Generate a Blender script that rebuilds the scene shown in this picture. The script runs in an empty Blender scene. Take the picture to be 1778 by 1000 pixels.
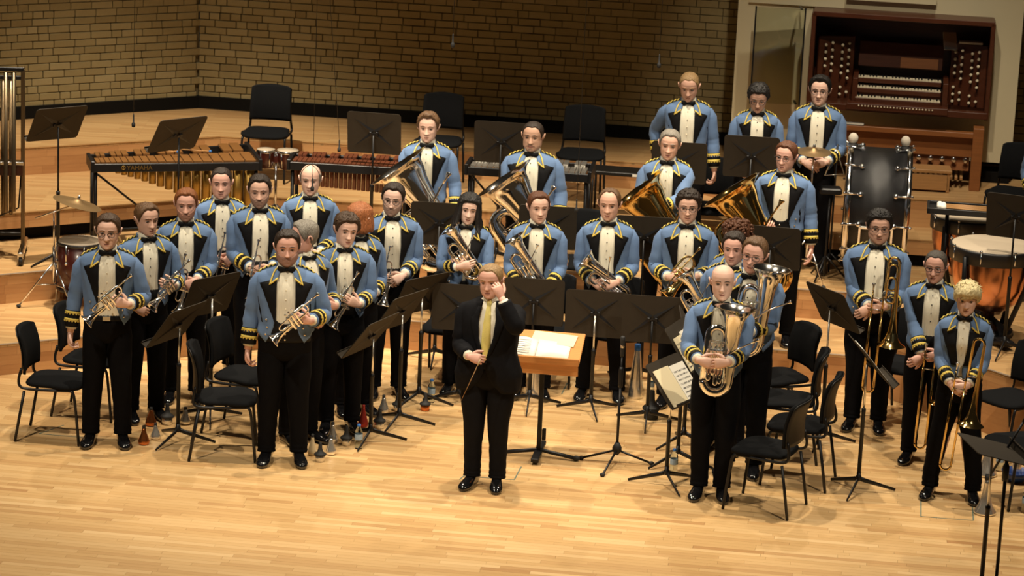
import bpy, math, random
import numpy as np
from mathutils import Matrix, Vector
random.seed(7)
SC = bpy.context.scene
COL = SC.collection
PI = math.pi
R = math.radians

# ------------------------------------------------------------------ camera
cam_data = bpy.data.cameras.new('camera')
cam = bpy.data.objects.new('camera', cam_data)
COL.objects.link(cam)
SC.camera = cam
cam_data.sensor_width = 36.0
cam_data.lens = 5000.0 * 36.0 / 1778.0
cam_data.clip_start = 0.5
cam_data.clip_end = 200
_p, _r = R(14.2), R(2.5)
_f = Vector((0, math.cos(_p), -math.sin(_p)))
_r0 = Vector((1, 0, 0)); _u0 = Vector((0, math.sin(_p), math.cos(_p)))
_ri = math.cos(_r) * _r0 + math.sin(_r) * _u0
_up = -math.sin(_r) * _r0 + math.cos(_r) * _u0
_m = Matrix((_ri, _up, -_f)).transposed().to_4x4()
_m.translation = Vector((0, -20.444, 6.7))
cam.matrix_world = _m
cam_data.dof.use_dof = True
cam_data.dof.focus_distance = 21.9
cam_data.dof.aperture_fstop = 3.2

# ------------------------------------------------------------------ world, lamps, exposure
world = bpy.data.worlds.new('world')
SC.world = world
world.use_nodes = True
bg = world.node_tree.nodes['Background']
bg.inputs[0].default_value = (1.0, 0.86, 0.66, 1)
bg.inputs[1].default_value = 0.012
SC.view_settings.view_transform = 'Standard'
SC.view_settings.look = 'None'
SC.view_settings.gamma = 1.0
SC.view_settings.use_curve_mapping = False
SC.view_settings.exposure = 0.0

def spot(name, loc, target, power, size=60, blend=0.4, radius=0.2, color=(1.0, 0.86, 0.66)):
    d = bpy.data.lights.new(name, 'SPOT')
    d.energy = power; d.spot_size = R(size); d.spot_blend = blend
    d.shadow_soft_size = radius; d.color = color
    o = bpy.data.objects.new(name, d)
    COL.objects.link(o)
    o.location = loc
    o.rotation_euler = (Vector(target) - Vector(loc)).to_track_quat('-Z', 'Y').to_euler()
    return o
# stage lanterns on the bridges over the platform and the front-of-house bridge
for _x in (-3.3, 0.0, 3.3):
    spot('stage_lantern', (_x, 0.6, 9.5), (_x * .92, 0.4, 0.0), 1750, 74, 0.7, 0.10)
for _x in (-2.6, 2.6):
    spot('back_lantern', (_x, 6.2, 8.6), (_x * .5, 0.2, 0.0), 900, 56, 0.7, 0.10)
spot('front_lantern', (-5.2, -6.2, 10.0), (-1.3, 1.5, 1.1), 2600, 36, 0.5, 0.15)
spot('front_lantern', (5.0, -6.2, 10.0), (1.4, 1.5, 1.1), 2000, 36, 0.5, 0.15)
spot('riser_lantern', (-3.3, 3.3, 8.8), (-3.1, 5.4, 0.8), 4000, 48, 0.6, 0.12)
spot('riser_lantern', (0.7, 3.2, 8.8), (0.7, 4.9, 0.6), 2000, 40, 0.6, 0.12)
spot('riser_lantern', (3.6, 2.8, 8.8), (3.3, 4.9, 0.7), 1250, 46, 0.6, 0.12)
spot('wall_lantern', (-4.6, 4.4, 8.0), (-3.8, 8.0, 1.1), 400, 44, 1.0, 0.15)
spot('organ_lantern', (2.2, 0.8, 8.4), (3.4, 6.9, 2.0), 760, 30, 0.5, 0.12)

# ------------------------------------------------------------------ materials
MATS = {}
def nodes_of(m):
    return m.node_tree.nodes, m.node_tree.links
def mat(name, col, rough=0.5, metal=0.0, spec=0.5, noise=0.0, nscale=20, bump=0.0, bscale=60, coat=0.0, sheen=0.0, alpha=None, stretch=None):
    """Principled material with optional procedural tone variation and bump in object space."""
    if name in MATS: return MATS[name]
    m = bpy.data.materials.new(name); m.use_nodes = True
    n, l = nodes_of(m); b = n['Principled BSDF']
    b.inputs['Base Color'].default_value = (*col, 1)
    b.inputs['Roughness'].default_value = rough
    b.inputs['Metallic'].default_value = metal
    b.inputs['Specular IOR Level'].default_value = spec
    if coat: b.inputs['Coat Weight'].default_value = coat; b.inputs['Coat Roughness'].default_value = 0.08
    if sheen: b.inputs['Sheen Weight'].default_value = sheen; b.inputs['Sheen Roughness'].default_value = 0.4
    tc = n.new('ShaderNodeTexCoord')
    src = tc.outputs['Object']
    if stretch:
        mp = n.new('ShaderNodeMapping'); mp.inputs['Scale'].default_value = stretch
        l.new(src, mp.inputs[0]); src = mp.outputs[0]
    if noise:
        t = n.new('ShaderNodeTexNoise'); t.inputs['Scale'].default_value = nscale; t.inputs['Detail'].default_value = 4
        l.new(src, t.inputs['Vector'])
        r = n.new('ShaderNodeMix'); r.data_type = 'RGBA'
        r.inputs[6].default_value = tuple(max(0, c * (1 - noise)) for c in col) + (1,)
        r.inputs[7].default_value = tuple(min(1, c * (1 + noise)) for c in col) + (1,)
        l.new(t.outputs[0], r.inputs[0]); l.new(r.outputs[2], b.inputs['Base Color'])
    if bump:
        t2 = n.new('ShaderNodeTexNoise'); t2.inputs['Scale'].default_value = bscale; t2.inputs['Detail'].default_value = 3
        l.new(src, t2.inputs['Vector'])
        bp = n.new('ShaderNodeBump'); bp.inputs['Strength'].default_value = bump; bp.inputs['Distance'].default_value = 0.01
        l.new(t2.outputs[0], bp.inputs['Height']); l.new(bp.outputs[0], b.inputs['Normal'])
    MATS[name] = m
    return m

def wood_tone(name, dark, mid, light, rough=0.35, grain=(3, 60, 60), use='attr'):
    """Board wood: a board's own tone comes from its 'tone' attribute, the grain from stretched noise."""
    m = bpy.data.materials.new(name); m.use_nodes = True
    n, l = nodes_of(m); b = n['Principled BSDF']
    b.inputs['Roughness'].default_value = rough
    b.inputs['Specular IOR Level'].default_value = 0.35
    at = n.new('ShaderNodeAttribute'); at.attribute_name = 'tone'
    tc = n.new('ShaderNodeTexCoord'); mp = n.new('ShaderNodeMapping'); mp.inputs['Scale'].default_value = grain
    l.new(tc.outputs['Object'], mp.inputs[0])
    t = n.new('ShaderNodeTexNoise'); t.inputs['Scale'].default_value = 1.0; t.inputs['Detail'].default_value = 5
    l.new(mp.outputs[0], t.inputs['Vector'])
    ma = n.new('ShaderNodeMath'); ma.operation = 'MULTIPLY_ADD'
    l.new(t.outputs[0], ma.inputs[0]); ma.inputs[1].default_value = 0.5
    sub = n.new('ShaderNodeMath'); sub.operation = 'SUBTRACT'; l.new(at.outputs['Fac'], sub.inputs[0]); sub.inputs[1].default_value = 0.25
    l.new(sub.outputs[0], ma.inputs[2])
    cr = n.new('ShaderNodeValToRGB'); e = cr.color_ramp.elements
    e[0].position = 0.0; e[0].color = (*dark, 1); e[1].position = 1.0; e[1].color = (*light, 1)
    k = e.new(0.5); k.color = (*mid, 1)
    l.new(ma.outputs[0], cr.inputs[0]); l.new(cr.outputs[0], b.inputs['Base Color'])
    MATS[name] = m
    return m

def brick_planks(name, c1, c2, w, h, rough=0.35, mortar=0.0015):
    """Strip flooring too far off to build: object-space strips of mixed tone."""
    m = bpy.data.materials.new(name); m.use_nodes = True
    n, l = nodes_of(m); b = n['Principled BSDF']
    b.inputs['Roughness'].default_value = rough; b.inputs['Specular IOR Level'].default_value = 0.35
    tc = n.new('ShaderNodeTexCoord')
    br = n.new('ShaderNodeTexBrick'); br.inputs['Scale'].default_value = 1.0
    br.inputs['Brick Width'].default_value = w; br.inputs['Row Height'].default_value = h
    br.inputs['Mortar Size'].default_value = mortar; br.inputs['Bias'].default_value = 0
    br.offset = 0.37; br.offset_frequency = 3
    br.inputs['Color1'].default_value = (*c1, 1); br.inputs['Color2'].default_value = (*c2, 1)
    br.inputs['Mortar'].default_value = tuple(x * 0.6 for x in c1) + (1,)
    l.new(tc.outputs['Object'], br.inputs['Vector'])
    mp = n.new('ShaderNodeMapping'); mp.inputs['Scale'].default_value = (2.5, 40, 40)
    l.new(tc.outputs['Object'], mp.inputs[0])
    t = n.new('ShaderNodeTexNoise'); t.inputs['Scale'].default_value = 1.0; t.inputs['Detail'].default_value = 4
    l.new(mp.outputs[0], t.inputs['Vector'])
    mx = n.new('ShaderNodeMix'); mx.data_type = 'RGBA'; mx.blend_type = 'MULTIPLY'; mx.inputs[0].default_value = 0.35
    l.new(br.outputs['Color'], mx.inputs[6]); l.new(t.outputs[0], mx.inputs[7])
    l.new(mx.outputs[2], b.inputs['Base Color'])
    MATS[name] = m
    return m

FLOOR = wood_tone('maple_strip_floor', (0.44, 0.235, 0.095), (0.61, 0.385, 0.168), (0.73, 0.50, 0.25), 0.36, (2.2, 55, 55))
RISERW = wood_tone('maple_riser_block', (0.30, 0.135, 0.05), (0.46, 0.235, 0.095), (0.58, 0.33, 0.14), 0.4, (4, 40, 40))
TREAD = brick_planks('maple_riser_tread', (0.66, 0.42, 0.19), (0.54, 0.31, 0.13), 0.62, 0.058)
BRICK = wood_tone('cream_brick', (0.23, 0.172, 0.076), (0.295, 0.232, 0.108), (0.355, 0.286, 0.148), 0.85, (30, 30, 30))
mat('mortar', (0.17, 0.13, 0.06), 0.95, noise=0.2, nscale=40)
mat('black_plinth', (0.006, 0.0055, 0.005), 0.7, spec=0.12)
mat('nosing', (0.50, 0.42, 0.33), 0.4)
mat('nosing_wood', (0.50, 0.30, 0.125), 0.4)
mat('cream_panel', (0.66, 0.58, 0.38), 0.6, noise=0.05, nscale=3)
mat('blue', (0.124, 0.202, 0.362), 0.85, noise=0.10, nscale=9, bump=0.55, bscale=10, sheen=0.1, spec=0.2)
mat('navy_black', (0.0042, 0.0042, 0.0052), 0.85, noise=0.3, nscale=30, spec=0.08, bump=0.3, bscale=14)
mat('black_satin', (0.006, 0.006, 0.007), 0.6, spec=0.15)
mat('suit_black', (0.0055, 0.0055, 0.007), 0.8, spec=0.12, noise=0.3, nscale=20, bump=0.5, bscale=10)
mat('gold_braid', (0.70, 0.53, 0.10), 0.55, 0.0, noise=0.35, nscale=260, bump=0.5, bscale=260)
mat('shirt', (0.80, 0.76, 0.62), 0.75, noise=0.05, nscale=20, bump=0.35, bscale=18, stretch=(3, 1, .6))
mat('patent', (0.006, 0.006, 0.007), 0.12, spec=0.7, coat=0.6)
mat('silver', (0.93, 0.91, 0.87), 0.12, 1.0)
mat('brass', (0.80, 0.55, 0.20), 0.11, 1.0)
mat('chrome', (0.80, 0.80, 0.80), 0.14, 1.0)
mat('button', (0.78, 0.72, 0.60), 0.25, 1.0)
mat('black_metal', (0.008, 0.008, 0.009), 0.4, spec=0.35)
mat('stand_desk', (0.034, 0.027, 0.019), 0.6, spec=0.2, noise=0.15, nscale=15)
mat('chair_cloth', (0.0075, 0.008, 0.009), 0.9, spec=0.1, noise=0.3, nscale=120, bump=0.3, bscale=300)
mat('chair_shell', (0.010, 0.009, 0.008), 0.42, spec=0.35)
mat('paper', (0.80, 0.76, 0.66), 0.8)
mat('paper_aged', (0.74, 0.64, 0.42), 0.8)
mat('ink', (0.05, 0.05, 0.05), 0.8)
mat('desk_wood', (0.56, 0.25, 0.075), 0.35, noise=0.2, nscale=6, stretch=(1, 14, 14))
mat('organ_wood', (0.072, 0.020, 0.008), 0.35, noise=0.35, nscale=5, stretch=(1, 9, 9))
mat('bench_wood', (0.27, 0.10, 0.030), 0.4, noise=0.3, nscale=5, stretch=(1, 12, 12))
mat('pale_wood', (0.42, 0.22, 0.08), 0.5, noise=0.25, nscale=6, stretch=(1, 12, 12))
mat('ivory', (0.72, 0.64, 0.46), 0.35)
mat('rosewood', (0.19, 0.085, 0.024), 0.4, noise=0.3, nscale=8, stretch=(1, 12, 12))
mat('rosewood_dark', (0.12, 0.036, 0.016), 0.4, noise=0.3, nscale=8, stretch=(1, 12, 12))
mat('bell_tube', (0.22, 0.165, 0.10), 0.32, 0.9)
mat('gold_tube', (0.33, 0.205, 0.05), 0.42, 0.8)
mat('copper', (0.74, 0.33, 0.17), 0.24, 1.0, bump=0.15, bscale=9)
mat('drum_skin', (0.45, 0.37, 0.27), 0.55, noise=0.08, nscale=4)
mat('drum_red', (0.055, 0.010, 0.007), 0.3, coat=0.3)
mat('drum_black', (0.010, 0.010, 0.011), 0.34, spec=0.6, bump=0.25, bscale=500)
mat('cymbal', (0.32, 0.21, 0.10), 0.42, 0.8)
mat('felt', (0.62, 0.56, 0.46), 0.95, noise=0.1, nscale=60)
mat('white_felt', (0.85, 0.82, 0.74), 0.95)
mat('copper_mute', (0.62, 0.20, 0.06), 0.25, 0.9)
mat('red_mute', (0.45, 0.05, 0.035), 0.3, 0.6)
mat('alu', (0.86, 0.83, 0.76), 0.24, 0.85)
mat('cork', (0.55, 0.44, 0.26), 0.9)
mat('tie_yellow', (0.78, 0.66, 0.20), 0.6, noise=0.2, nscale=160)
mat('blue_cap', (0.03, 0.14, 0.42), 0.4)
mat('blue_bowl', (0.015, 0.05, 0.22), 0.4)
mat('green_cap', (0.03, 0.25, 0.08), 0.4)
mat('rubber', (0.015, 0.015, 0.015), 0.7)
mat('tape', (0.13, 0.17, 0.13), 0.7)
mat('glass_frame', (0.012, 0.012, 0.013), 0.3)
mat('eye_white', (0.50, 0.45, 0.40), 0.3)
mat('iris', (0.05, 0.035, 0.025), 0.2)
mat('lip', (0.42, 0.17, 0.13), 0.5)
mat('mouth_line', (0.13, 0.045, 0.035), 0.6)
mat('sock_skin', (0.50, 0.30, 0.20), 0.6)
def glass(name, col, rough=0.02):
    m = bpy.data.materials.new(name); m.use_nodes = True
    b = m.node_tree.nodes['Principled BSDF']
    b.inputs['Base Color'].default_value = (*col, 1); b.inputs['Roughness'].default_value = rough
    b.inputs['Transmission Weight'].default_value = 1.0; b.inputs['IOR'].default_value = 1.2
    MATS[name] = m
glass('water_bottle', (0.80, 0.90, 0.93), 0.08)
def pane_mat():
    m = bpy.data.materials.new('screen_glass'); m.use_nodes = True
    n, l = nodes_of(m); out = n['Material Output']; n.remove(n['Principled BSDF'])
    tr = n.new('ShaderNodeBsdfTransparent'); tr.inputs[0].default_value = (0.86, 0.88, 0.82, 1)
    gl = n.new('ShaderNodeBsdfGlossy'); gl.inputs[1].default_value = 0.02
    fr = n.new('ShaderNodeFresnel'); fr.inputs[0].default_value = 1.5
    mx = n.new('ShaderNodeMixShader'); l.new(fr.outputs[0], mx.inputs[0]); l.new(tr.outputs[0], mx.inputs[1]); l.new(gl.outputs[0], mx.inputs[2])
    l.new(mx.outputs[0], out.inputs[0]); MATS['screen_glass'] = m
pane_mat()
def skin(i):
    cols = [(0.68, 0.415, 0.315), (0.66, 0.39, 0.29), (0.73, 0.465, 0.365), (0.56, 0.33, 0.23), (0.70, 0.395, 0.31), (0.75, 0.50, 0.405)]
    c = cols[i % len(cols)]
    return mat('skin_%d' % (i % len(cols)), c, 0.48, noise=0.09, nscale=22, spec=0.4)
HAIRC = dict(black=(0.010, 0.008, 0.007), dark=(0.022, 0.013, 0.008), brown=(0.05, 0.026, 0.012), mid=(0.115, 0.06, 0.026), ginger=(0.22, 0.075, 0.022),
             red=(0.33, 0.115, 0.04), grey=(0.20, 0.18, 0.15), auburn=(0.095, 0.034, 0.014), light=(0.27, 0.17, 0.075), blonde=(0.72, 0.57, 0.31), darkgrey=(0.07, 0.06, 0.05))
def hairm(k):
    return mat('hair_' + k, HAIRC[k], 0.5, noise=0.5, nscale=90, bump=0.8, bscale=130, stretch=(1, 1, .35), spec=0.4)

def beardm(k, i):
    a, h = skin(i).node_tree.nodes['Principled BSDF'].inputs['Base Color'].default_value, HAIRC[k]
    return mat('stubble_%s_%d' % (k, i), tuple(x * .46 + y * .54 for x, y in zip(a, h)), 0.7, noise=0.35, nscale=160)
# ------------------------------------------------------------------ mesh helpers
class MB:
    """Collects geometry; build() links it as ONE mesh object."""
    def __init__(s): s.v = []; s.f = []; s.m = []; s.s = []; s.M = None; s.t = []
    def add(s, vs, fs, mi=0, smooth=True):
        o = len(s.v)
        if s.M is not None: vs = [tuple(s.M @ Vector(p)) for p in vs]
        s.v.extend(tuple(p) for p in vs)
        for f in fs:
            s.f.append(tuple(i + o for i in f)); s.m.append(mi); s.s.append(smooth)
        return s
    def box(s, c, d, mi=0, bev=0.0, M=None):
        x, y, z = d[0] / 2, d[1] / 2, d[2] / 2
        if bev <= 0:
            vs = [(sx * x, sy * y, sz * z) for sz in (-1, 1) for sy in (-1, 1) for sx in (-1, 1)]
            fs = [(0, 2, 3, 1), (4, 5, 7, 6), (0, 1, 5, 4), (2, 6, 7, 3), (0, 4, 6, 2), (1, 3, 7, 5)]
        else:
            b = min(bev, x * .99, y * .99, z * .99)
            vs = []
            for zz, ins in ((-z, b), (-z + b, 0), (z - b, 0), (z, b)):
                X, Y = x - ins, y - ins; k = b if ins == 0 else b * .6
                vs += [(-X + k, -Y, zz), (X - k, -Y, zz), (X, -Y + k, zz), (X, Y - k, zz), (X - k, Y, zz), (-X + k, Y, zz), (-X, Y - k, zz), (-X, -Y + k, zz)]
            fs = [tuple(range(7, -1, -1)), tuple(range(24, 32))]
            for r in range(3):
                for i in range(8):
                    j = (i + 1) % 8; fs.append((r * 8 + i, r * 8 + j, r * 8 + 8 + j, r * 8 + 8 + i))
        T = Matrix.Translation(c)
        if M is not None: T = T @ M
        return s.add([tuple(T @ Vector(p)) for p in vs], fs, mi, False)
    def rings(s, rs, mi=0, closed=True, cap0=True, cap1=True, smooth=True):
        n = len(rs[0]); vs = [p for r in rs for p in r]; fs = []
        for i in range(len(rs) - 1):
            for j in range(n if closed else n - 1):
                k = (j + 1) % n
                fs.append((i * n + j, i * n + k, (i + 1) * n + k, (i + 1) * n + j))
        if cap0 and closed: fs.append(tuple(range(n - 1, -1, -1)))
        if cap1 and closed: fs.append(tuple((len(rs) - 1) * n + j for j in range(n)))
        return s.add(vs, fs, mi, smooth)
    def tube(s, path, rad, seg=8, mi=0, closed=False, caps=True, flat=None, smooth=True):
        P = [Vector(p) for p in path]; n = len(P)
        if not hasattr(rad, '__len__'): rad = [rad] * n
        T = []
        for i in range(n):
            a = P[i - 1] if (i > 0 or closed) else P[i]; b = P[(i + 1) % n] if (i < n - 1 or closed) else P[i]
            d = b - a
            T.append(d.normalized() if d.length > 1e-9 else (T[-1] if T else Vector((0, 0, 1))))
        up = Vector((0, 0, 1)) if abs(T[0].z) < 0.9 else Vector((0, 1, 0))
        if flat is not None: up = Vector(flat[2])
        u = (up - T[0] * up.dot(T[0])).normalized(); rs = []
        for i in range(n):
            u = (u - T[i] * u.dot(T[i]))
            u = u.normalized() if u.length > 1e-6 else T[i].orthogonal().normalized()
            w = T[i].cross(u); r = rad[i]; ring = []
            for j in range(seg):
                a = 2 * PI * j / seg
                ca, sa = math.cos(a), math.sin(a)
                if flat is not None: ca *= flat[0]; sa *= flat[1]
                ring.append(tuple(P[i] + (u * ca + w * sa) * r))
            rs.append(ring)
        if closed: rs.append(rs[0]); caps = False
        return s.rings(rs, mi, True, caps, caps, smooth)
    def lathe(s, prof, seg=20, mi=0, M=None, smooth=True, caps=True):
        rs = []
        for r, z in prof:
            ring = [(r * math.cos(2 * PI * j / seg), r * math.sin(2 * PI * j / seg), z) for j in range(seg)]
            if M is not None: ring = [tuple(M @ Vector(p)) for p in ring]
            rs.append(ring)
        return s.rings(rs, mi, True, caps, caps, smooth)
    def ball(s, c, r, seg=12, rng=8, mi=0, M=None):
        if not hasattr(r, '__len__'): r = (r, r, r)
        rs = []
        for i in range(rng + 1):
            a = -PI / 2 + PI * (i if 0 < i < rng else (0.02 if i == 0 else rng - 0.02)) / rng
            ring = [Vector((r[0] * math.cos(a) * math.cos(2 * PI * j / seg), r[1] * math.cos(a) * math.sin(2 * PI * j / seg), r[2] * math.sin(a))) for j in range(seg)]
            if M is not None: ring = [M @ p for p in ring]
            rs.append([tuple(p + Vector(c)) for p in ring])
        return s.rings(rs, mi)
    def prism(s, poly, z0, z1, mi=0):
        n = len(poly)
        vs = [(x, y, z0) for x, y in poly] + [(x, y, z1) for x, y in poly]
        fs = [tuple(range(n - 1, -1, -1)), tuple(range(n, 2 * n))] + [(i, (i + 1) % n, n + (i + 1) % n, n + i) for i in range(n)]
        return s.add(vs, fs, mi, False)
    def sheet(s, grid, th=0.004, mi=0, smooth=True, out=None):
        """A grid of points (rows of Vectors) with its normals; thickened to a shell with closed edges."""
        nr, nc = len(grid), len(grid[0])
        P = np.array([[tuple(p) for p in r] for r in grid])
        du = np.gradient(P, axis=1); dv = np.gradient(P, axis=0)
        N = np.cross(du, dv); L = np.linalg.norm(N, axis=2, keepdims=True); L[L < 1e-12] = 1
        N = N / L
        if out is not None and (N * out).sum() < 0: N = -N
        A = (P + N * th).reshape(-1, 3).tolist(); B = P.reshape(-1, 3).tolist(); o = nr * nc; fs = []
        for i in range(nr - 1):
            for j in range(nc - 1):
                a, b, c, d = i * nc + j, i * nc + j + 1, (i + 1) * nc + j + 1, (i + 1) * nc + j
                fs.append((a, b, c, d)); fs.append((o + d, o + c, o + b, o + a))
        e = [(0, j) for j in range(nc)] + [(i, nc - 1) for i in range(1, nr)] + [(nr - 1, j) for j in range(nc - 2, -1, -1)] + [(i, 0) for i in range(nr - 2, 0, -1)]
        e = [i * nc + j for i, j in e]
        for k in range(len(e)):
            a, b = e[k], e[(k + 1) % len(e)]; fs.append((a, o + a, o + b, b))
        return s.add(A + B, fs, mi, smooth)
    def mesh(s, name, mats, tone=None):
        me = bpy.data.meshes.new(name)
        me.from_pydata(s.v, [], s.f)
        if not isinstance(mats, (list, tuple)): mats = [mats]
        for q in mats: me.materials.append(MATS[q] if isinstance(q, str) else q)
        if len(s.f):
            me.polygons.foreach_set('material_index', s.m)
            me.polygons.foreach_set('use_smooth', s.s)
        if tone is not None:
            a = me.attributes.new('tone', 'FLOAT', 'FACE')
            a.data.foreach_set('value', tone if hasattr(tone, '__len__') else [tone] * len(s.f))
        me.update()
        return me
    def build(s, name, mats, parent=None, M=None, tone=None):
        return link(name, s.mesh(name, mats, tone), parent, M)
def link(name, me, parent=None, M=None):
    o = bpy.data.objects.new(name, me)
    COL.objects.link(o)
    if parent is not None: o.parent = parent
    if M is not None: o.matrix_basis = M
    return o
def tag(o, label, cat, group=None, kind=None):
    if label: o['label'] = label
    if cat: o['category'] = cat
    if group: o['group'] = group
    if kind: o['kind'] = kind
    return o
def thing(name, label, cat, loc=(0, 0, 0), rz=0.0, group=None, M=None):
    o = bpy.data.objects.new(name, None)
    o.empty_display_size = 0.1
    COL.objects.link(o)
    o.matrix_basis = M if M is not None else Matrix.Translation(loc) @ Matrix.Rotation(rz, 4, 'Z')
    return tag(o, label, cat, group)
def copy_tree(o, parent=None):
    c = o.copy(); COL.objects.link(c); c.parent = parent
    for ch in list(o.children): copy_tree(ch, c)
    return c
def bez(pts, n=6):
    """Catmull-Rom through points."""
    P = [Vector(p) for p in pts]; Q = [P[0] * 2 - P[1]] + P + [P[-1] * 2 - P[-2]]; out = []
    for i in range(1, len(Q) - 2):
        for k in range(n):
            t = k / n; a, b, c, d = Q[i - 1:i + 3]
            out.append(0.5 * ((2 * b) + (c - a) * t + (2 * a - 5 * b + 4 * c - d) * t * t + (3 * b - a - 3 * c + d) * t ** 3))
    out.append(P[-1]); return out
def lerp_tab(tab, x):
    xs = [t[0] for t in tab]
    if x <= xs[0]: return tab[0][1:]
    if x >= xs[-1]: return tab[-1][1:]
    for i in range(len(xs) - 1):
        if xs[i] <= x <= xs[i + 1]:
            t = (x - xs[i]) / (xs[i + 1] - xs[i]); t = t * t * (3 - 2 * t) * .5 + t * .5
            return tuple(a + (b - a) * t for a, b in zip(tab[i][1:], tab[i + 1][1:]))

# ------------------------------------------------------------------ the setting: floor
YAW = R(-7)
floor_base = MB(); floor_base.box((0.3, 0.5, -0.16), (18, 13, 0.28))
floor = floor_base.build('floor', 'mortar'); tag(floor, 'pale maple strip floor of the concert platform', None, kind='structure')
RZ = Matrix.Rotation(YAW, 4, 'Z')
def in_frame(p):
    v = Vector(p) - _m.translation; z = v.dot(_f)
    return abs(v.dot(_ri) / z * 5000) < 905 and abs(v.dot(_up) / z * 5000) < 520
_len = [0.34, 0.42, 0.5, 0.58, 0.66, 0.74, 0.86, 1.0]
_rng = random.Random(3)
def plank_mb(L):
    b = MB(); b.box((0, 0, -0.006), (L - 0.0012, 0.0568, 0.012), 0); return b
_variants = {}
rows = []
y = -4.6
while y < 5.6:
    x = -7.2 + _rng.random() * 0.5
    while x < 7.4:
        L = _rng.choice(_len); t = max(0.05, min(0.95, _rng.gauss(0.56, 0.17)))
        rows.append((x + L / 2, y, L, round(t * 8) / 8)); x += L
    y += 0.058
rows_w = [(RZ @ Vector((r[0], r[1], 0)), r) for r in rows]
single = [q for q in rows_w if in_frame(q[0])]
single.sort(key=lambda q: q[0].y)
single = single[:300]; _ids = set(id(q) for q in single)
for w, r in single:
    key = (r[2], r[3])
    if key not in _variants: _variants[key] = plank_mb(r[2]).mesh('plank', FLOOR, r[3])
    link('plank', _variants[key], floor, Matrix.Translation(w) @ RZ)
b = MB(); tones = []
for q in rows_w:
    if id(q) in _ids: continue
    w, (x, y, L, t) = q
    if w.x < -6.6 or w.x > 6.6: continue
    b.box((x, y, -0.006), (L - 0.0012, 0.0568, 0.012)); tones += [t] * 6
pl = b.build('plank_field', FLOOR, floor, RZ, tone=tones); pl['kind'] = 'stuff'

# ------------------------------------------------------------------ risers
def offset_poly(line, back):
    return line + back
# front edges of each level, left to right (world metres)
L1 = [(-8.0, 0.20), (-1.64, 3.78), (2.95, 3.157)]
L2 = [(-8.2, 1.35), (-2.24, 4.90), (2.98, 4.29), (3.02, 3.05), (3.236, 2.752), (5.9, -0.66)]
L3 = [(-8.4, 2.55), (-2.54, 5.95), (5.6, 5.12)]
L4 = [(-8.6, 4.25), (-2.93, 7.346), (1.75, 6.90), (2.75, 5.87), (5.9, 5.72)]
H1 = 0.27
def level(name, front, z0, z1, label, recess=0.0, boards=True):
    back = [(7.4, front[-1][1]), (7.4, 12.0), (-8.6, 12.0)]
    mb = MB(); mb.prism(front + back, z1 - 0.03, z1)
    o = mb.build(name, TREAD); tag(o, label, None, kind='structure')
    # nosing strip and face of blocks along the front edges
    for i in range(len(front) - 1):
        a, c = Vector((*front[i], 0)), Vector((*front[i + 1], 0)); d = c - a; L = d.length; d.normalize()
        ang = math.atan2(d.y, d.x); M = Matrix.Translation(a) @ Matrix.Rotation(ang, 4, 'Z')
        nb = MB(); nb.box((L / 2, -0.002, z1 - 0.005), (L + 0.004, 0.008, 0.010)); nb.build('nosing', 'nosing' if z1 < .6 else 'nosing_wood', o, M)
        zb = z0 + recess
        if recess:
            rb = MB(); rb.box((L / 2, 0.10, z0 + recess / 2), (L, 0.02, recess)); rb.build('shadow_gap', 'black_plinth', o, M)
        k = 0; zz = zb; nrow = 3 if not recess else 2; hh = (z1 - 0.02 - zb) / nrow
        for r_ in range(nrow):
            x = -_rng.random() * 0.3
            while x < L:
                bl = _rng.choice([0.22, 0.3, 0.38, 0.5]); x0, x1 = max(0, x), min(L, x + bl); x += bl
                if x1 - x0 < 0.02: continue
                wp = M @ Vector(((x0 + x1) / 2, 0, z1))
                if abs(wp.x) > 7.4: continue
                q = MB(); q.box((0, 0.012 - _rng.random() * 0.0008, 0), (x1 - x0 - 0.001, 0.02, hh - 0.0008))
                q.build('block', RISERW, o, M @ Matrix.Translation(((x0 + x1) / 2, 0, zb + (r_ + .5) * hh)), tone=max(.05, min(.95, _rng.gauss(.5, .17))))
    body = MB(); ins = [(x, y + 0.12) for x, y in front]
    body.prism(ins + back, z0 - 0.3, z1 - 0.03); body.build('carcass', 'black_plinth', o)
    return o
level('stage_riser', L1, 0.0, 0.27, 'lowest maple riser step behind the cornet and horn chairs')
level('stage_riser', L2, 0.27, 0.54, 'second maple riser step carrying the tubular bells and the timpani')
level('stage_riser', L3, 0.54, 0.81, 'third maple riser step with a black gap below, under the marimba', recess=0.12)
level('stage_riser', L4, 0.81, 1.08, 'topmost maple riser step along the foot of the brick wall')
# the platform block at the trombones drops straight to the floor: close its lower half
_a, _c = Vector((3.0, 3.07, 0)), Vector((5.9, -0.66, 0))
for (p, q) in (((3.02, 3.05), (3.236, 2.752)), ((3.236, 2.752), (5.9, -0.66))):
    a = Vector((*p, 0)); c = Vector((*q, 0)); d = c - a; L = d.length
    M = Matrix.Translation(a) @ Matrix.Rotation(math.atan2(d.y, d.x), 4, 'Z')
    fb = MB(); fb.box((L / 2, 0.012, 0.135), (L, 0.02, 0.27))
    o = fb.build('trim_1', RISERW, None, M, tone=0.45); tag(o, 'lower maple facing of the platform block behind the trombones', None, kind='structure')

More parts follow.
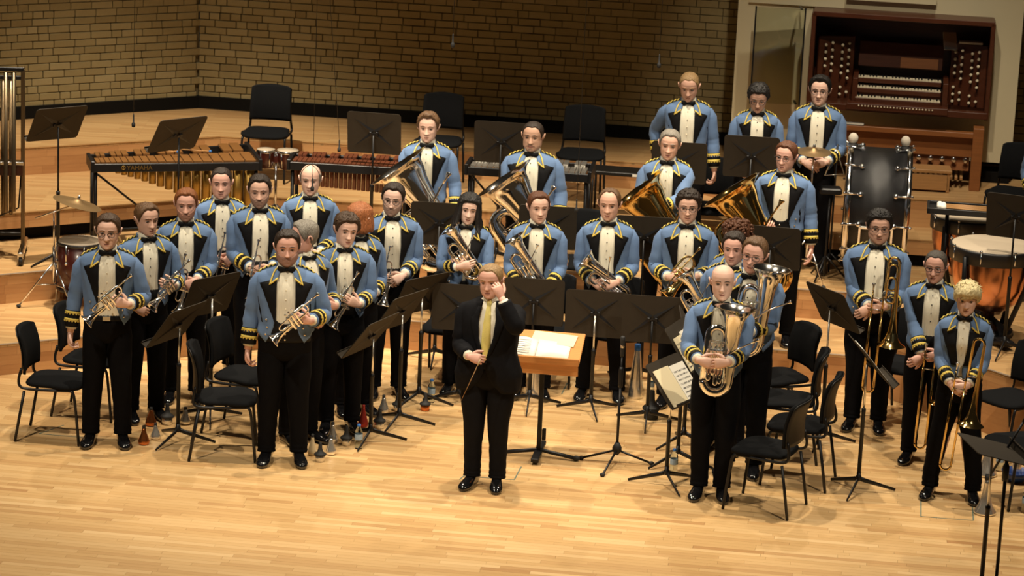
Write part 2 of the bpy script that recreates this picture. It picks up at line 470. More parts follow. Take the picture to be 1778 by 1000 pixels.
# ------------------------------------------------------------------ brick walls
def brick_wall(name, a, c, z0, ztop, label, single_x=None, single_z=2.75, plinth=True, bricks=True, limit=0, corner_end=False):
    a, c = Vector((*a, 0)), Vector((*c, 0)); d = c - a; L = d.length
    M = Matrix.Translation(a) @ Matrix.Rotation(math.atan2(d.y, d.x), 4, 'Z')
    w = MB(); w.box((L / 2, 0.16, (z0 + 7.5) / 2), (L, 0.28, 7.5 - z0))
    o = w.build(name, 'mortar', None, M); tag(o, label, None, kind='structure')
    pb = MB(); pb.box((L / 2, -0.005, z0 + 0.065), (L + 0.01, 0.05, 0.13), 0, 0.004)
    p = pb.build('baseboard_' + name.split('_')[1], 'black_plinth', None, M); tag(p, 'black skirting board along the foot of the ' + label, None, kind='structure')
    cache = {}; stuff = MB(); tones = []; n1 = 0; row = 0; z = z0 + 0.105
    while z < ztop:
        x = -[0, 0.16, 0.06, 0.12][row % 4] + (0.0)
        while x < L:
            bl = _rng.choice([0.215, 0.215, 0.215, 0.1025]); x0, x1 = max(0.0, x), min(L, x + bl); x += bl + 0.008
            if x1 - x0 < 0.03: continue
            if corner_end and x1 > L - 0.02: x1 = L - (0.05 if row % 2 else -0.03)
            t = max(.05, min(.95, _rng.gauss(.5, .15)))
            wp = M @ Vector(((x0 + x1) / 2, 0, z + .033))
            full = abs(x1 - x0 - bl) < 1e-6 and bl > .2
            dy = _rng.random() * 0.004
            if n1 < limit and in_frame(wp) and (single_x is None or single_x[0] < wp.x < single_x[1]):
                key = (round(x1 - x0, 3), round(t * 8) / 8)
                if key not in cache:
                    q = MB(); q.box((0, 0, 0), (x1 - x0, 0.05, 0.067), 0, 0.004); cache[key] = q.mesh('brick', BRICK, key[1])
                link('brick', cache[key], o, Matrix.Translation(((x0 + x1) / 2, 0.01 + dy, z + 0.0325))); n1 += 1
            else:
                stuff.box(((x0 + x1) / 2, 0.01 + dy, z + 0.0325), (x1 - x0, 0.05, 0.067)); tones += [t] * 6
        z += 0.075; row += 1
    if stuff.v:
        s_ = stuff.build('brick_field', BRICK, o, tone=tones); s_['kind'] = 'stuff'
    return o, n1
WC = (-3.308, 8.761)
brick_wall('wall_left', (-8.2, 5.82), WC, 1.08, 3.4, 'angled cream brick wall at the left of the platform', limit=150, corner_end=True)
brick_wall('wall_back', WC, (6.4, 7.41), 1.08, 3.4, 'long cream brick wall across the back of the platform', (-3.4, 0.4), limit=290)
mat('blue_label', (0.30, 0.42, 0.55), 0.5, noise=0.3, nscale=60)

# ------------------------------------------------------------------ people
NEXP = 2.45
TORSO = [(0.74, .160, .085), (0.80, .168, .096), (0.92, .174, .112), (1.00, .168, .114), (1.08, .162, .112), (1.18, .172, .118), (1.28, .184, .125), (1.36, .198, .122),
         (1.41, .205, .110), (1.44, .202, .099), (1.465, .182, .088), (1.485, .138, .076), (1.50, .096, .068), (1.512, .070, .064), (1.56, .060, .058)]
class Body:
    def __init__(s, girth=1.0, belly=0.0, fem=False, shoulder=1.0):
        s.g = girth; s.belly = belly; s.fem = fem; s.sh = shoulder
    def ab(s, z):
        a, b = lerp_tab(TORSO, z)
        k = s.g if z < 1.30 else s.g + (1 + (s.g - 1) * .35 - s.g) * min(1, (z - 1.30) / .14)
        if z > 1.45: k = 1 + (k - 1) * max(0, 1 - (z - 1.45) / .05)
        bl = s.belly * math.exp(-((z - 1.10) / .15) ** 2)
        a *= k * (s.sh if 1.2 < z < 1.46 else 1); b *= k
        if s.fem: a *= 0.93 if z > 1.0 else 1.0
        bust = 0.02 * math.exp(-((z - 1.30) / .05) ** 2) if s.fem else 0
        return a + bl * .25, b + bl * .35, -bl * .65 - bust
    def surf(s, th, z, off=0.0):
        a, b, cy = s.ab(z); a += off; b += off
        sn, cs = math.sin(th), math.cos(th)
        x = a * math.copysign(abs(sn) ** (2 / NEXP), sn); y = -b * math.copysign(abs(cs) ** (2 / NEXP), cs)
        return Vector((x, y + cy * max(0, cs), z))
    def th(s, x, z, off=0.0):
        a = s.ab(z)[0] + off; q = min(.999, abs(x) / a)
        return math.copysign(math.asin(q ** (NEXP / 2)), x)
    def front(s, x, z, off=0.0):
        return s.surf(s.th(x, z, off), z, off)

def _prof(tab, n=240, win=13):
    zs = np.linspace(tab[0][0], tab[-1][0], n); out = [zs]
    for k in range(1, len(tab[0])):
        v = np.interp(zs, [t[0] for t in tab], [t[k] for t in tab])
        p = np.pad(v, win // 2, mode='edge'); out.append(np.convolve(p, np.ones(win) / win, 'valid'))
    return out
HT = [(-.118, .022, .066, .005), (-.110, .039, .082, .012), (-.09, .054, .087, .03), (-.07, .062, .086, .048), (-.045, .067, .085, .066), (-.02, .069, .084, .082), (0.0, .073, .083, .092),
      (.025, .0755, .088, .100), (.05, .0755, .087, .103), (.075, .069, .077, .096), (.095, .055, .060, .077), (.108, .037, .040, .051), (.1165, .017, .018, .022), (.118, .002, .002, .002)]
_HZ, _HW, _HF, _HB = _prof(HT, 240, 9)
def head_pts(th, z, wide=1.0, jaw=1.0, off=0.0, feat=True, fem=False):
    """Vectorised head surface: th 0 = face, z from -.118 (chin) to .118 (crown)."""
    w = np.interp(z, _HZ, _HW) * wide; f = np.interp(z, _HZ, _HF); b = np.interp(z, _HZ, _HB)
    w = w * np.where(z < -.02, 1 + (jaw - 1) * np.clip((-.02 - z) / .05, 0, 1), 1)
    sn, cs = np.sin(th), np.cos(th); e = 2 / 2.25
    x = w * np.sign(sn) * np.abs(sn) ** e
    y = np.where(cs > 0, -f * np.abs(cs) ** e, b * np.abs(cs) ** e)
    if feat:
        fr = np.clip(cs * 1.6, 0, 1)
        g = lambda cx, cz, sx, sz: np.exp(-((np.abs(x) - cx) / sx) ** 2 - ((z - cz) / sz) ** 2)
        nz = np.clip((.020 - z) / .060, 0, 1) * np.clip((z + .052) / .010, 0, 1)
        d = (.024 * nz) * np.exp(-(x / (.0075 + .009 * nz)) ** 2) + .006 * g(.012, -.040, .006, .008)
        d = d - .010 * g(.031, .000, .015, .011) + .0045 * g(.03, .022, .024, .007)
        d = d + .006 * g(0, -.064, .020, .0055) + .006 * g(0, -.077, .017, .006) - .0045 * g(0, -.0705, .022, .0026) - .003 * g(0, -.090, .02, .005)
        d = d + .005 * g(0, -.104, .018, .010) + .004 * g(.045, -.028, .018, .018)
        y = y - d * fr
    L = np.sqrt(x * x + y * y + z * z) + 1e-9
    k = 1 + off / L
    return np.stack([x * k, y * k, z * k], -1)

def hand(mb, M, side, curl=0.6, mi=0, spread=0.0, point=False):
    old = mb.M; mb.M = M if old is None else old @ M
    rs = []
    for y, w, t, zc in ((-.02, .024, .019, 0), (0, .026, .019, 0), (.02, .033, .019, 0), (.05, .040, .017, .001), (.08, .041, .015, .001), (.094, .034, .011, -.001)):
        rs.append([(w * math.copysign(abs(math.cos(a)) ** .8, math.cos(a)), y, zc + t * math.sin(a)) for a in [2 * PI * j / 12 for j in range(12)]])
    mb.rings(rs, mi)
    tx = -1 if side == 'R' else 1
    for i, (x, L, yy) in enumerate(((.030, .94, .082), (.010, 1.05, .088), (-.010, .98, .086), (-.029, .78, .078))):
        p = Vector((x * tx, yy, 0)); a = 0.10; path = [p - Vector((0, .015, 0)), p]; d0 = spread * (x * tx) * 8
        c = curl * (0.25 if (point and i == 0) else 1.0) * (1 + .08 * i)
        for l, ca in ((.040, .8), (.026, 1.0), (.020, .7)):
            a += c * ca; d = Vector((d0, math.cos(a), -math.sin(a))).normalized(); p = p + d * l * L; path.append(p)
        q = bez(path, 2); n = len(q)
        mb.tube(q, [.0098 - .0028 * k / n for k in range(n - 1)] + [.0045], 7, mi)
    p = Vector((tx * .026, .018, -.004)); d = Vector((tx * .72, .62, -.30)).normalized(); d2 = Vector((tx * .30, .85, -.42)).normalized()
    q = bez([p, p + d * .035, p + d * .038 + d2 * .03, p + d * .036 + d2 * .055], 3)
    mb.tube(q, [.014, .0135, .013, .0125, .012, .0115, .011, .010, .008, .005][:len(q)], 8, mi)
    mb.M = old

def ik(S, W, l1, l2, pole):
    S, W = Vector(S), Vector(W); d = W - S; L = min(d.length, (l1 + l2) * .995); u = d.normalized()
    W = S + u * L
    a = (l1 * l1 - l2 * l2 + L * L) / (2 * L); h = math.sqrt(max(0, l1 * l1 - a * a))
    p = Vector(pole); p = (p - u * p.dot(u)).normalized()
    return S + u * a + p * h, W

BUTTON = None
def frame(F, N):
    """Hand frame: fingers along F, palm facing N."""
    F = Vector(F).normalized(); z = -Vector(N); z = (z - F * z.dot(F)).normalized(); x = F.cross(z)
    return Matrix((x, F, z)).transposed().to_4x4()
# arm poses: wrist (x,y,z), finger direction, palm normal, curl  (x given for the person's left, mirrored for the right)
P_HANG = ((.275, -.03, .87), (.02, -.14, -1), (-1, -.25, 0), .78)
P_CLASP_OVER = ((.105, -.235, 1.015), (-.92, -.12, -.32), (.1, .9, -.35), .5)
P_CLASP_UNDER = ((.10, -.205, .995), (-.90, -.05, -.40), (.0, .8, -.6), .35)
P_HOLD = ((.135, -.255, 1.09), (-.90, -.10, .30), (-.2, .95, -.1), .85)
P_LOW = ((.15, -.20, .95), (-.85, -.25, -.45), (-.2, .9, -.3), .7)

def person(label, pos, h, rz=0, girth=1.0, belly=0.0, head=(0, 0, 0), hair='short', hc='brown', beard=None, glasses=False, sk=0, armR=P_HANG, armL=P_HANG,
           waist='plain', dress='band', fem=False, wide=1.035, jaw=1.0, lean=0.0, poleR=None, poleL=None, sh=1.0, legs=True, feet=0.105, smile=0.0):
    rnd = random.Random(int(abs(pos[0] * 1000) + pos[1] * 77))
    root = thing('person', label, 'person', M=Matrix.Translation(pos) @ Matrix.Rotation(R(rz), 4, 'Z') @ Matrix.Scale(h / 1.78, 4))
    B = Body(girth, belly, fem, sh); S = skin(sk); suit = dress == 'suit'
    lean_M = Matrix.Translation((0, 0, .95)) @ Matrix.Rotation(R(lean), 4, 'X') @ Matrix.Translation((0, 0, -.95))
    def mk(): 
        b = MB(); b.M = lean_M; return b
    # ---- body: head, neck, trunk, arms, hands, legs in one mesh
    bd = mk()
    rs = []
    for z in [.87, .94, 1.0, 1.1, 1.2, 1.3, 1.38, 1.43, 1.46, 1.48, 1.495]:
        rs.append([tuple(B.surf(2 * PI * j / 24, z, -.022)) for j in range(24)])
    nk = .054 if fem else .060 + .010 * (girth - 1)
    for z, r, y in ((1.51, nk + .006, .012), (1.54, nk, .010), (1.57, nk - .001, .004), (1.60, nk + .002, .004), (1.63, nk, .006)):
        rs.append([(r * math.sin(2 * PI * j / 24), y - r * 1.02 * math.cos(2 * PI * j / 24), z) for j in range(24)])
    bd.rings(rs, 0)
    HM = Matrix.Translation((0, -.012, 1.545)) @ Matrix.Rotation(R(head[0]), 4, 'Z') @ Matrix.Rotation(R(head[2]), 4, 'Y') @ Matrix.Rotation(R(head[1]), 4, 'X') @ Matrix.Scale(1.075, 4) @ Matrix.Translation((0, 0, .102))
    nt, nz = 56, 46
    t0 = np.linspace(-PI, PI, nt, endpoint=False); th = t0 - .55 * np.sin(t0)   # denser at the face
    zz = np.concatenate([np.linspace(-.118, .10, 38), .118 - .018 * np.linspace(1, 0, 9)[1:] ** 2.0])
    TH, ZZ = np.meshgrid(th, zz)
    hp = head_pts(TH, ZZ, wide, jaw)
    hm = np.array(HM)
    tr = lambda A: (A.reshape(-1, 3) @ hm[:3, :3].T + hm[:3, 3]).reshape(A.shape)
    hw = tr(hp); o = len(bd.v); LM = np.array(lean_M)
    nr = len(zz); fs = []; ms = []
    for i in range(nr - 1):
        for j in range(nt):
            k = (j + 1) % nt
            c = (hp[i, j] + hp[i, k] + hp[i + 1, j] + hp[i + 1, k]) / 4
            lip = c[1] < -.06 and abs(c[0]) < .021 - abs(c[2] + .0705) * 1.2 and -.079 < c[2] < -.0635
            fs.append((i * nt + j, i * nt + k, (i + 1) * nt + k, (i + 1) * nt + j)); ms.append(1 if lip else 0)
    fs.append(tuple(range(nt - 1, -1, -1))); ms.append(0); fs.append(tuple((nr - 1) * nt + j for j in range(nt))); ms.append(0)
    q0 = len(bd.f); bd.add(hw.reshape(-1, 3).tolist(), fs, 0, True); bd.m[q0:] = ms
    for sx in (-1, 1):   # eyes, ears
        e = HM @ Vector((sx * .031 * wide, -.0705, .0005)); bd.ball(e, (.0120, .0100, .0056), 10, 8, 2, HM.to_3x3())
        e = HM @ Vector((sx * .031 * wide, -.0782, .0005)); bd.ball(e, (.0060, .0036, .0048), 8, 6, 3, HM.to_3x3())
        ring = []
        for k in range(9):
            a = -.5 + 3.9 * k / 8
            ring.append(HM @ Vector((sx * (.073 * wide + .011 + .007 * math.sin(a)), .012 - .015 * math.cos(a) * 1.0 + .004, -.008 + .028 * math.sin(a) + .004)))
        bd.tube(ring, [.004, .006, .0065, .0065, .0065, .0065, .0065, .006, .004], 6)
        bd.ball(HM @ Vector((sx * (.074 * wide), .010, -.010)), (.007, .013, .022), 8, 6, 0, HM.to_3x3())
        br = [HM @ Vector((sx * (.012 + .036 * t) * wide, -.0905 + .017 * t * t + .0, .0215 + .006 * math.sin(PI * min(1, t * 1.1)) - .002 * t)) for t in (0, .25, .5, .75, 1)]
        bd.tube(br, [.0022, .0034, .0034, .003, .0016], 6, 4)
    for sx in (-1, 1):   # lash lines
        ls = [HM @ Vector((sx * (.031 + q) * wide, -.0795 + 14 * q * q, .0052 - 22 * q * q)) for q in (-.0125, -.007, 0, .007, .0125)]
        bd.tube(ls, [.001, .0019, .0022, .0019, .001], 5, 3)
    mth = np.linspace(-.25, .25, 9); mz = -.0705 + smile * (mth / .25) ** 2
    mp_ = [Vector(q) for q in tr(head_pts(mth, mz, wide, jaw, .0006))]
    bd.tube(mp_, [.0008, .0014, .0018, .002, .002, .002, .0018, .0014, .0008], 5, 5)
    # ---- arms
    sleeves = mk(); cuffs = []; braid = []; wc = []
    hands_M = {}
    for side, sx, pose, pole in (('R', -1, armR, poleR), ('L', 1, armL, poleL)):
        w, F, N, curl = pose[:4]
        m = lambda v: Vector((v[0] * sx, v[1], v[2]))
        Sp = Vector((sx * (.186 * (1 + (girth - 1) * .35) * sh * (.94 if fem else 1)), .005, 1.412)); W = m(w)
        if belly > .03: W = W + Vector((0, -belly * .55, 0))
        if w[1] < -.15 and w[2] < 1.35: W = W + Vector((0, 0, .045))
        pl = m(pole) if pole else Vector((sx * .50, .70, -.5))
        E_, W = ik(Sp, W, .285, .255, pl)
        # the sleeve runs a little short of the wrist
        up = (E_ - Sp).normalized(); fo = (W - E_).normalized()
        path = [Sp + Vector((-sx * .055, 0, .020)), Sp + Vector((-sx * .018, 0, .006)) + up * .01, Sp + up * .05 + Vector((sx * .004, 0, 0)), Sp + up * .11, Sp + up * .17, Sp + up * .225]
        for t in (0.0, .25, .5, .75, 1.0):
            a = E_ - up * .045; c = E_ + fo * .045
            path.append(a * (1 - t) ** 2 + E_ * 2 * t * (1 - t) + c * t * t)
        path += [E_ + fo * d for d in (.08, .12, .16, .20, .222)]
        k = (1 + (girth - 1) * .6) * (.90 if fem else 1) * (1.0 if not suit else 1.05)
        rad = [.046, .062, .0655, .064, .062, .060, .058, .0575, .0575, .0575, .057, .0555, .054, .052, .051, .0505]
        rad = [r * k * (1 + .055 * math.sin(i * 2.6 + rnd.random() * 2)) if 3 < i < 13 else r * k for i, r in enumerate(rad)]
        sleeves.tube(path, rad, 18, 0)
        bd.tube([E_ + fo * .12, E_ + fo * .20, W + fo * .01], [.034, .029, .027], 10, 0)
        Mh = Matrix.Translation(W + fo * .008) @ frame(m(F), m(N)); hands_M[side] = Mh
        hand(bd, Mh, side, curl)
        cs = mk(); c0 = .096
        cl = [E_ + fo * (c0 + .031 * i) for i in range(5)]; kk = rad[-1]
        if not suit:
            cs.tube(cl, [kk * 1.13, kk * 1.11, kk * 1.085, kk * 1.07, kk * 1.06], 18, 0, caps=True)
            gb = mk()
            for s0 in (c0 + .004, c0 + .060):
                gb.tube([E_ + fo * s0, E_ + fo * (s0 + .004), E_ + fo * (s0 + .018), E_ + fo * (s0 + .022)], [kk * 1.09, kk * 1.165, kk * 1.165, kk * 1.09], 18, 0)
                for q in range(14):   # scalloped lower edge
                    a = 2 * PI * q / 14; u = fo.orthogonal().normalized(); v = fo.cross(u)
                    gb.ball(E_ + fo * (s0 + .0235) + (u * math.cos(a) + v * math.sin(a)) * kk * 1.105, .0064, 5, 4, 0)
            cuffs.append(cs); braid.append(gb)
        sc_ = mk(); sc_.tube([E_ + fo * .20, E_ + fo * .237], [.041, .0395], 14, 0); wc.append(sc_)
    # legs inside the trousers
    if legs:
        for sx in (-1, 1):
            bd.tube([(sx * .085, 0, .86), (sx * .09, -.005, .5), (sx * feet, .02, .06)], [.07, .05, .035], 8, 0)
    body = bd.build('body', [S, 'lip', 'eye_white', 'iris', hairm(hc), 'mouth_line'], root)
    # ---- jacket
    hem0, hem1 = (.955, 1.025) if not suit else (.80, .79)
    if suit: XO = [(.79, .10), (.90, .03), (.98, .006), (1.06, .004), (1.12, .022), (1.25, .052), (1.38, .060), (1.51, .044)]
    else: XO = [(.95, .128), (1.03, .092), (1.11, .070), (1.16, .065), (1.30, .067), (1.44, .064), (1.51, .050)]
    if waist == 'closed': XO = [(.98, .05), (1.05, .016), (1.11, .012), (1.16, .03), (1.30, .048), (1.44, .05), (1.51, .044)]
    xo = lambda z: lerp_tab(XO, z)[0] * (1 + (girth - 1) * .8)
    jk = mk(); nu, nv = 56, 26; grid = []
    for v in range(nv + 1):
        row = []
        for u in range(nu + 1):
            uu = u / nu; t = abs(uu * 2 - 1); ft = 1 - t          # ft 0 at the front edges, 1 at the back
            hem = hem0 + (hem1 - hem0) * min(1, ft / .30) ** .8
            z = hem + (1.512 - hem) * v / nv
            tho = B.th(xo(z), z, .012); a = tho + ft * (PI - tho); a = a if uu < .5 else 2 * PI - a
            fold = .0035 * math.sin(a * 9 + z * 14 + pos[0] * 5) * (1 if z < 1.3 else 0) * min(1, ft * 4)
            flare = .0 if z > 1.1 else (.012 if not suit else .03) * (1.1 - z) / .11 * min(1, ft * 6 + .3)
            p = B.surf(a, z, .012 + fold + min(flare, .045))
            row.append(p)
        grid.append(row)
    for r in grid: r.reverse()
    jk.sheet(grid, .004)
    jk.v.extend(sleeves.v); o = len(jk.v) - len(sleeves.v)
    jk.f.extend(tuple(i + o for i in f) for f in sleeves.f); jk.m.extend(sleeves.m); jk.s.extend(sleeves.s)
    jacket = jk.build('jacket', 'suit_black' if suit else 'blue', root)
    if suit: XL = [(1.06, .006), (1.15, .055), (1.25, .088), (1.33, .110), (1.375, .118), (1.40, .090), (1.47, .072)]
    else: XL = [(1.08, .060), (1.14, .080), (1.24, .114), (1.33, .145), (1.400, .176), (1.412, .170), (1.425, .112)]
    zl0, zl1 = (1.07, 1.47) if suit else ((1.09, 1.425) if waist != 'closed' else (1.13, 1.425))
    for sx in (-1, 1):
        lp = mk(); g_ = []
        for v in range(15):
            z = zl0 + (zl1 - zl0) * v / 14; x0, x1 = xo(z) - .003, max(xo(z) + .003, lerp_tab(XL, z)[0] * (1 + (girth - 1) * .9))
            g_.append([B.front(sx * (x0 + (x1 - x0) * u / 5), z, .0175 + .003 * math.sin(PI * u / 5)) for u in range(6)])
        if sx > 0:
            for r in g_: r.reverse()
        lp.sheet(g_, .003, out=None); lp.build('lapel', 'black_satin' if not suit else 'suit_black', jacket)
        if not suit:
            cb = mk(); g_ = []
            zc = [1.420, 1.44, 1.462, 1.482, 1.50, 1.512]
            xi = [.062, .058, .054, .050, .048, .046]; xe = [.122, .112, .102, .092, .080, .066]
            for iz, (z, a_, b_) in enumerate(zip(zc, xi, xe)):
                row_ = []
                for u in range(5):
                    zz_ = z + (.026 * (1 - u / 4) - .022 * u / 4) * max(0, 1 - iz / 2.5); bb = B.ab(zz_)[0] + .02
                    row_.append(B.front(sx * min(bb * .985, a_ + (b_ - a_) * u / 4), zz_, .021))
                g_.append(row_)
            edge = [g_[i][4].copy() for i in range(len(g_) - 1, -1, -1)] + [g_[0][k].copy() for k in (3, 2, 1, 0)]
            # the collar goes on round the back of the neck
            nk_pts = []
            for a in (1.25, 1.7, 2.2, 2.7, 3.14):
                nk_pts.append((Vector((sx * (.078) * math.sin(a), .012 - .074 * math.cos(a), 1.508)), Vector((sx * (.070) * math.sin(a), .012 - .066 * math.cos(a), 1.535))))
            if sx > 0:
                for r in g_: r.reverse()
            cb.sheet(g_, .004); cb.build('collar', 'blue', jacket)
            cb = mk(); cb.sheet([[p[1] for p in nk_pts], [p[0] for p in nk_pts]], .004); cb.build('collar_stand', 'blue', jacket)
            ct = mk(); off = Vector((0, -.004, .001)); ct.tube([p + off for p in edge], .0068, 6); ct.build('collar_braid', 'gold_braid', jacket)
            ep = mk(); hx = []; core = []
            for k in range(33):
                t = k / 32; x = .082 + (.204 * (1 + (girth - 1) * .35) * sh - .082) * t
                zt = 1.517 - (.034 * t + .030 * t ** 3.0)
                if fem: x *= .95
                c = Vector((sx * x, .004, zt)); core.append(c)
                hx.append(c + Vector((0, .010 * math.cos(k * PI / 4), .0045 * math.sin(k * PI / 4) + .0035)))
            ep.tube(core[::4], .0065, 8, 1); ep.tube(hx, .0062, 5, 0); ep.build('epaulette', ['gold_braid', 'black_satin'], jacket)
            bt = globals().get('BTN')
            for (x, z) in ((.125, 1.135), (.118, 1.075), (.128, 1.02)):
                q = B.front(sx * x * (1 + (girth - 1)), z, .020); M = Matrix.Translation(lean_M @ q) @ Matrix.Rotation(sx * .5, 4, 'Z')
                link('button', BTN, jacket, M)
    for c_, g_ in zip(cuffs, braid):
        c_.build('cuff', 'black_satin', jacket); g_.build('cuff_braid', 'gold_braid', jacket)
    if suit:
        pb = mk(); g_ = [[B.front(sx_, z, .020 + .012) for sx_ in (.075, .10, .13, .15)] for z in (.965, .985)]
        pb.sheet(g_, .003); pb.build('pocket_flap', 'suit_black', jacket)
        q = B.front(.012, 1.045, .02); link('button', BTN_D, jacket, Matrix.Translation(q))
    # ---- shirt, cuffs, bow tie or tie
    st = mk(); g_ = []
    zlo = 1.0 if waist != 'vest' else 1.07
    for v in range(17):
        z = zlo + (1.515 - zlo) * v / 16; tm = min(1.15, B.th(.098 * (girth if z < 1.4 else 1), z))
        g_.append([B.surf(-tm + 2 * tm * u / 26, z, .002 + .0022 * math.sin(u * 2.4 + z * 9) * (1 if z < 1.47 else 0)) for u in range(27)])
    st.sheet(g_, .003)
    cr = [[((nk + e) * math.sin(a), .010 - (nk + e) * 1.02 * math.cos(a), z) for a in [2 * PI * j / 24 for j in range(24)]] for z, e in ((1.495, .014), (1.515, .009), (1.545, .006), (1.546, .002), (1.51, .003))]
    st.rings(cr, 0, True, False, False)
    for sx in (-1, 1):   # collar points
        st.sheet([[Vector((sx * .006, -.066 - .004, 1.535)), Vector((sx * .04, -.052, 1.545))], [Vector((sx * .022, -.084, 1.498)), Vector((sx * .052, -.066, 1.508))]], .003)
    for sc_ in wc:
        o = len(st.v); st.v.extend(sc_.v); st.f.extend(tuple(i + o for i in f) for f in sc_.f); st.m.extend(sc_.m); st.s.extend(sc_.s)
    shirt = st.build('shirt', 'shirt', root)
    if suit:
        tb = mk(); g_ = []
        for z, w in ((1.515, .014), (1.495, .020), (1.475, .015), (1.45, .019), (1.35, .029), (1.20, .036), (1.10, .040), (1.06, .040)):
            g_.append([B.front(x_, z, .010 + .006 * (1 - abs(x_) / w)) for x_ in (-w, -w / 2, 0, w / 2, w)])
        tb.sheet(g_, .004); tb.build('necktie', 'tie_yellow', root)
    else:
        bt = mk(); yk = B.front(0, 1.50, .016).y - .006
        for sx in (-1, 1):
            rs = []
            for x, hz, dy in ((.003, .010, .006), (.015, .013, .010), (.035, .023, .012), (.055, .027, .010), (.064, .025, .004)):
                rs.append([(sx * x, yk + dy * math.cos(a) * .9 + x * .12, 1.503 + hz * math.sin(a) - x * .02) for a in [2 * PI * j / 10 for j in range(10)]])
            bt.rings(rs)
        bt.box((0, yk - .003, 1.503), (.018, .024, .024), 0, .005); bt.build('bow_tie', 'black_satin', root)
        for z in (1.43, 1.36, 1.29, 1.22):
            if z > zlo + .06: link('shirt_stud', STUD_B if waist == 'plain' else STUD_W, shirt, Matrix.Translation(lean_M @ B.front(0, z, .008)))
    if waist in ('vest',):
        vb = mk(); g_ = []
        for v in range(11):
            row = []
            for u in range(25):
                a = -1.2 + 2.4 * u / 24; ztop = 1.105 + .28 * min(1, abs(a) / .75) ** 2.2
                z = .96 + (ztop - .96) * v / 10; row.append(B.surf(a, z, .0065))
            g_.append(row)
        vb.sheet(g_, .003); wv = vb.build('waistcoat', 'black_satin', root)
        for z in (1.075, 1.03, .985): link('button', BTN, wv, Matrix.Translation(B.front(0, z, .012)))
    else:
        wb = mk(); zt = 1.03 if waist == 'belt' else (1.10 if waist == 'plain' else 1.04)
        rs = [[tuple(B.surf(2 * PI * j / 36, z, e)) for j in range(36)] for z, e in ((.985, .004), (.99, .009), (zt - .005, .009), (zt, .003))]
        wb.rings(rs, 0, True, False, False); w_ = wb.build('belt' if waist == 'belt' else 'cummerbund', 'black_satin', root)
        if waist == 'belt':
            bk = mk(); bk.box(B.front(0, 1.008, .014), (.06, .012, .036), 0, .003); bk.build('buckle', 'chrome', w_)
    # ---- trousers and shoes
    if legs:
        tz = mk(); rs = [[tuple(B.surf(2 * PI * j / 32, z, e)) for j in range(32)] for z, e in ((.80, -.03), (.83, -.006), (.88, .004), (.95, .006), (1.02, .004))]
        tz.rings(rs)
        gk = 1 + (girth - 1) * .7
        for sx in (-1, 1):
            pts = [(sx * .088 * gk, .004, .93), (sx * .090 * gk, .0, .84), (sx * .092 * gk, -.004, .70), (sx * (.05 + feet * .45), -.012, .52), (sx * (.03 + feet * .7), .004, .34), (sx * feet, .016, .18), (sx * feet, .018, .11), (sx * feet, .014, .072)]
            rr = [.085 * gk, .097 * gk, .094 * gk, .080 * (1 + (gk - 1) * .5), .072, .067, .067, .068]
            pp = bez(pts, 4); n = len(pp)
            rad = [np.interp(i * (len(rr) - 1) / (n - 1), range(len(rr)), rr) * (1 + (.03 * math.sin(i * 1.9 + sx + pos[0] * 3) if i > n * .55 else .01 * math.sin(i))) for i in range(n)]
            tz.tube(pp, rad, 20, 0, flat=(1.05, 1.0, (0, 1, 0)))
        tz.build('trousers', 'navy_black' if not suit else 'suit_black', root)
        for sx in (-1, 1):
            sh_ = MB(); rs = []
            for y, w, hgt, zc in ((.095, .022, .028, .035), (.088, .034, .045, .04), (.05, .038, .055, .045), (.0, .038, .05, .045), (-.05, .043, .036, .036), (-.10, .048, .030, .030), (-.145, .045, .026, .026), (-.175, .033, .021, .021), (-.19, .012, .012, .016)):
                rs.append([(w * math.copysign(abs(math.cos(a)) ** .85, math.cos(a)), y, max(.002, zc + hgt * math.sin(a))) for a in [2 * PI * j / 16 for j in range(16)]])
            sh_.rings(rs)
            if fem and dress == 'band':
                pass
            sh_.build('shoe', 'patent', root, Matrix.Translation((sx * feet, .0, 0)) @ Matrix.Rotation(sx * .16, 4, 'Z') @ Matrix.Diagonal((1.1, 1.13, 1.1, 1)))
    # ---- hair
    if hair not in ('none',):
        hb = mk(); hairstyle(hb, HM, hair, wide, rnd)
        hb.build('hair', hairm(hc), root)
    if beard:
        bb = mk(); nb_t, nb_z = 25, 12; tht = np.linspace(-1.45, 1.45, nb_t); g_ = []
        full = beard == 'full'
        for i in range(nb_z):
            zr = []
            for a in tht:
                top = -.048 + .055 * (abs(a) / 1.45) ** 2.2 if full else -.088 + .03 * (abs(a) / 1.45)
                if beard == 'goatee': top = -.086 if abs(a) < .55 else -.10
                zr.append(-.117 + (top + .117) * i / (nb_z - 1))
            th_ = tht if beard != 'goatee' else tht * .42
            pts = head_pts(th_, np.array(zr), wide, jaw, .0022 if i < nb_z - 1 else 0)
            g_.append([Vector(p) for p in tr(pts)])
        bb.sheet(g_, .0015)
        if full or beard == 'goatee':
            mg = [Vector(p) for p in tr(head_pts(np.linspace(-.42, .42, 9), -.0555 - .012 * np.abs(np.linspace(-1, 1, 9)) ** 1.5, wide, jaw, .002))]
            bb.tube(mg, [.003, .0045, .005, .005, .0045, .005, .005, .0045, .003], 6)
        bb.build('beard', beardm(hc, sk), root)
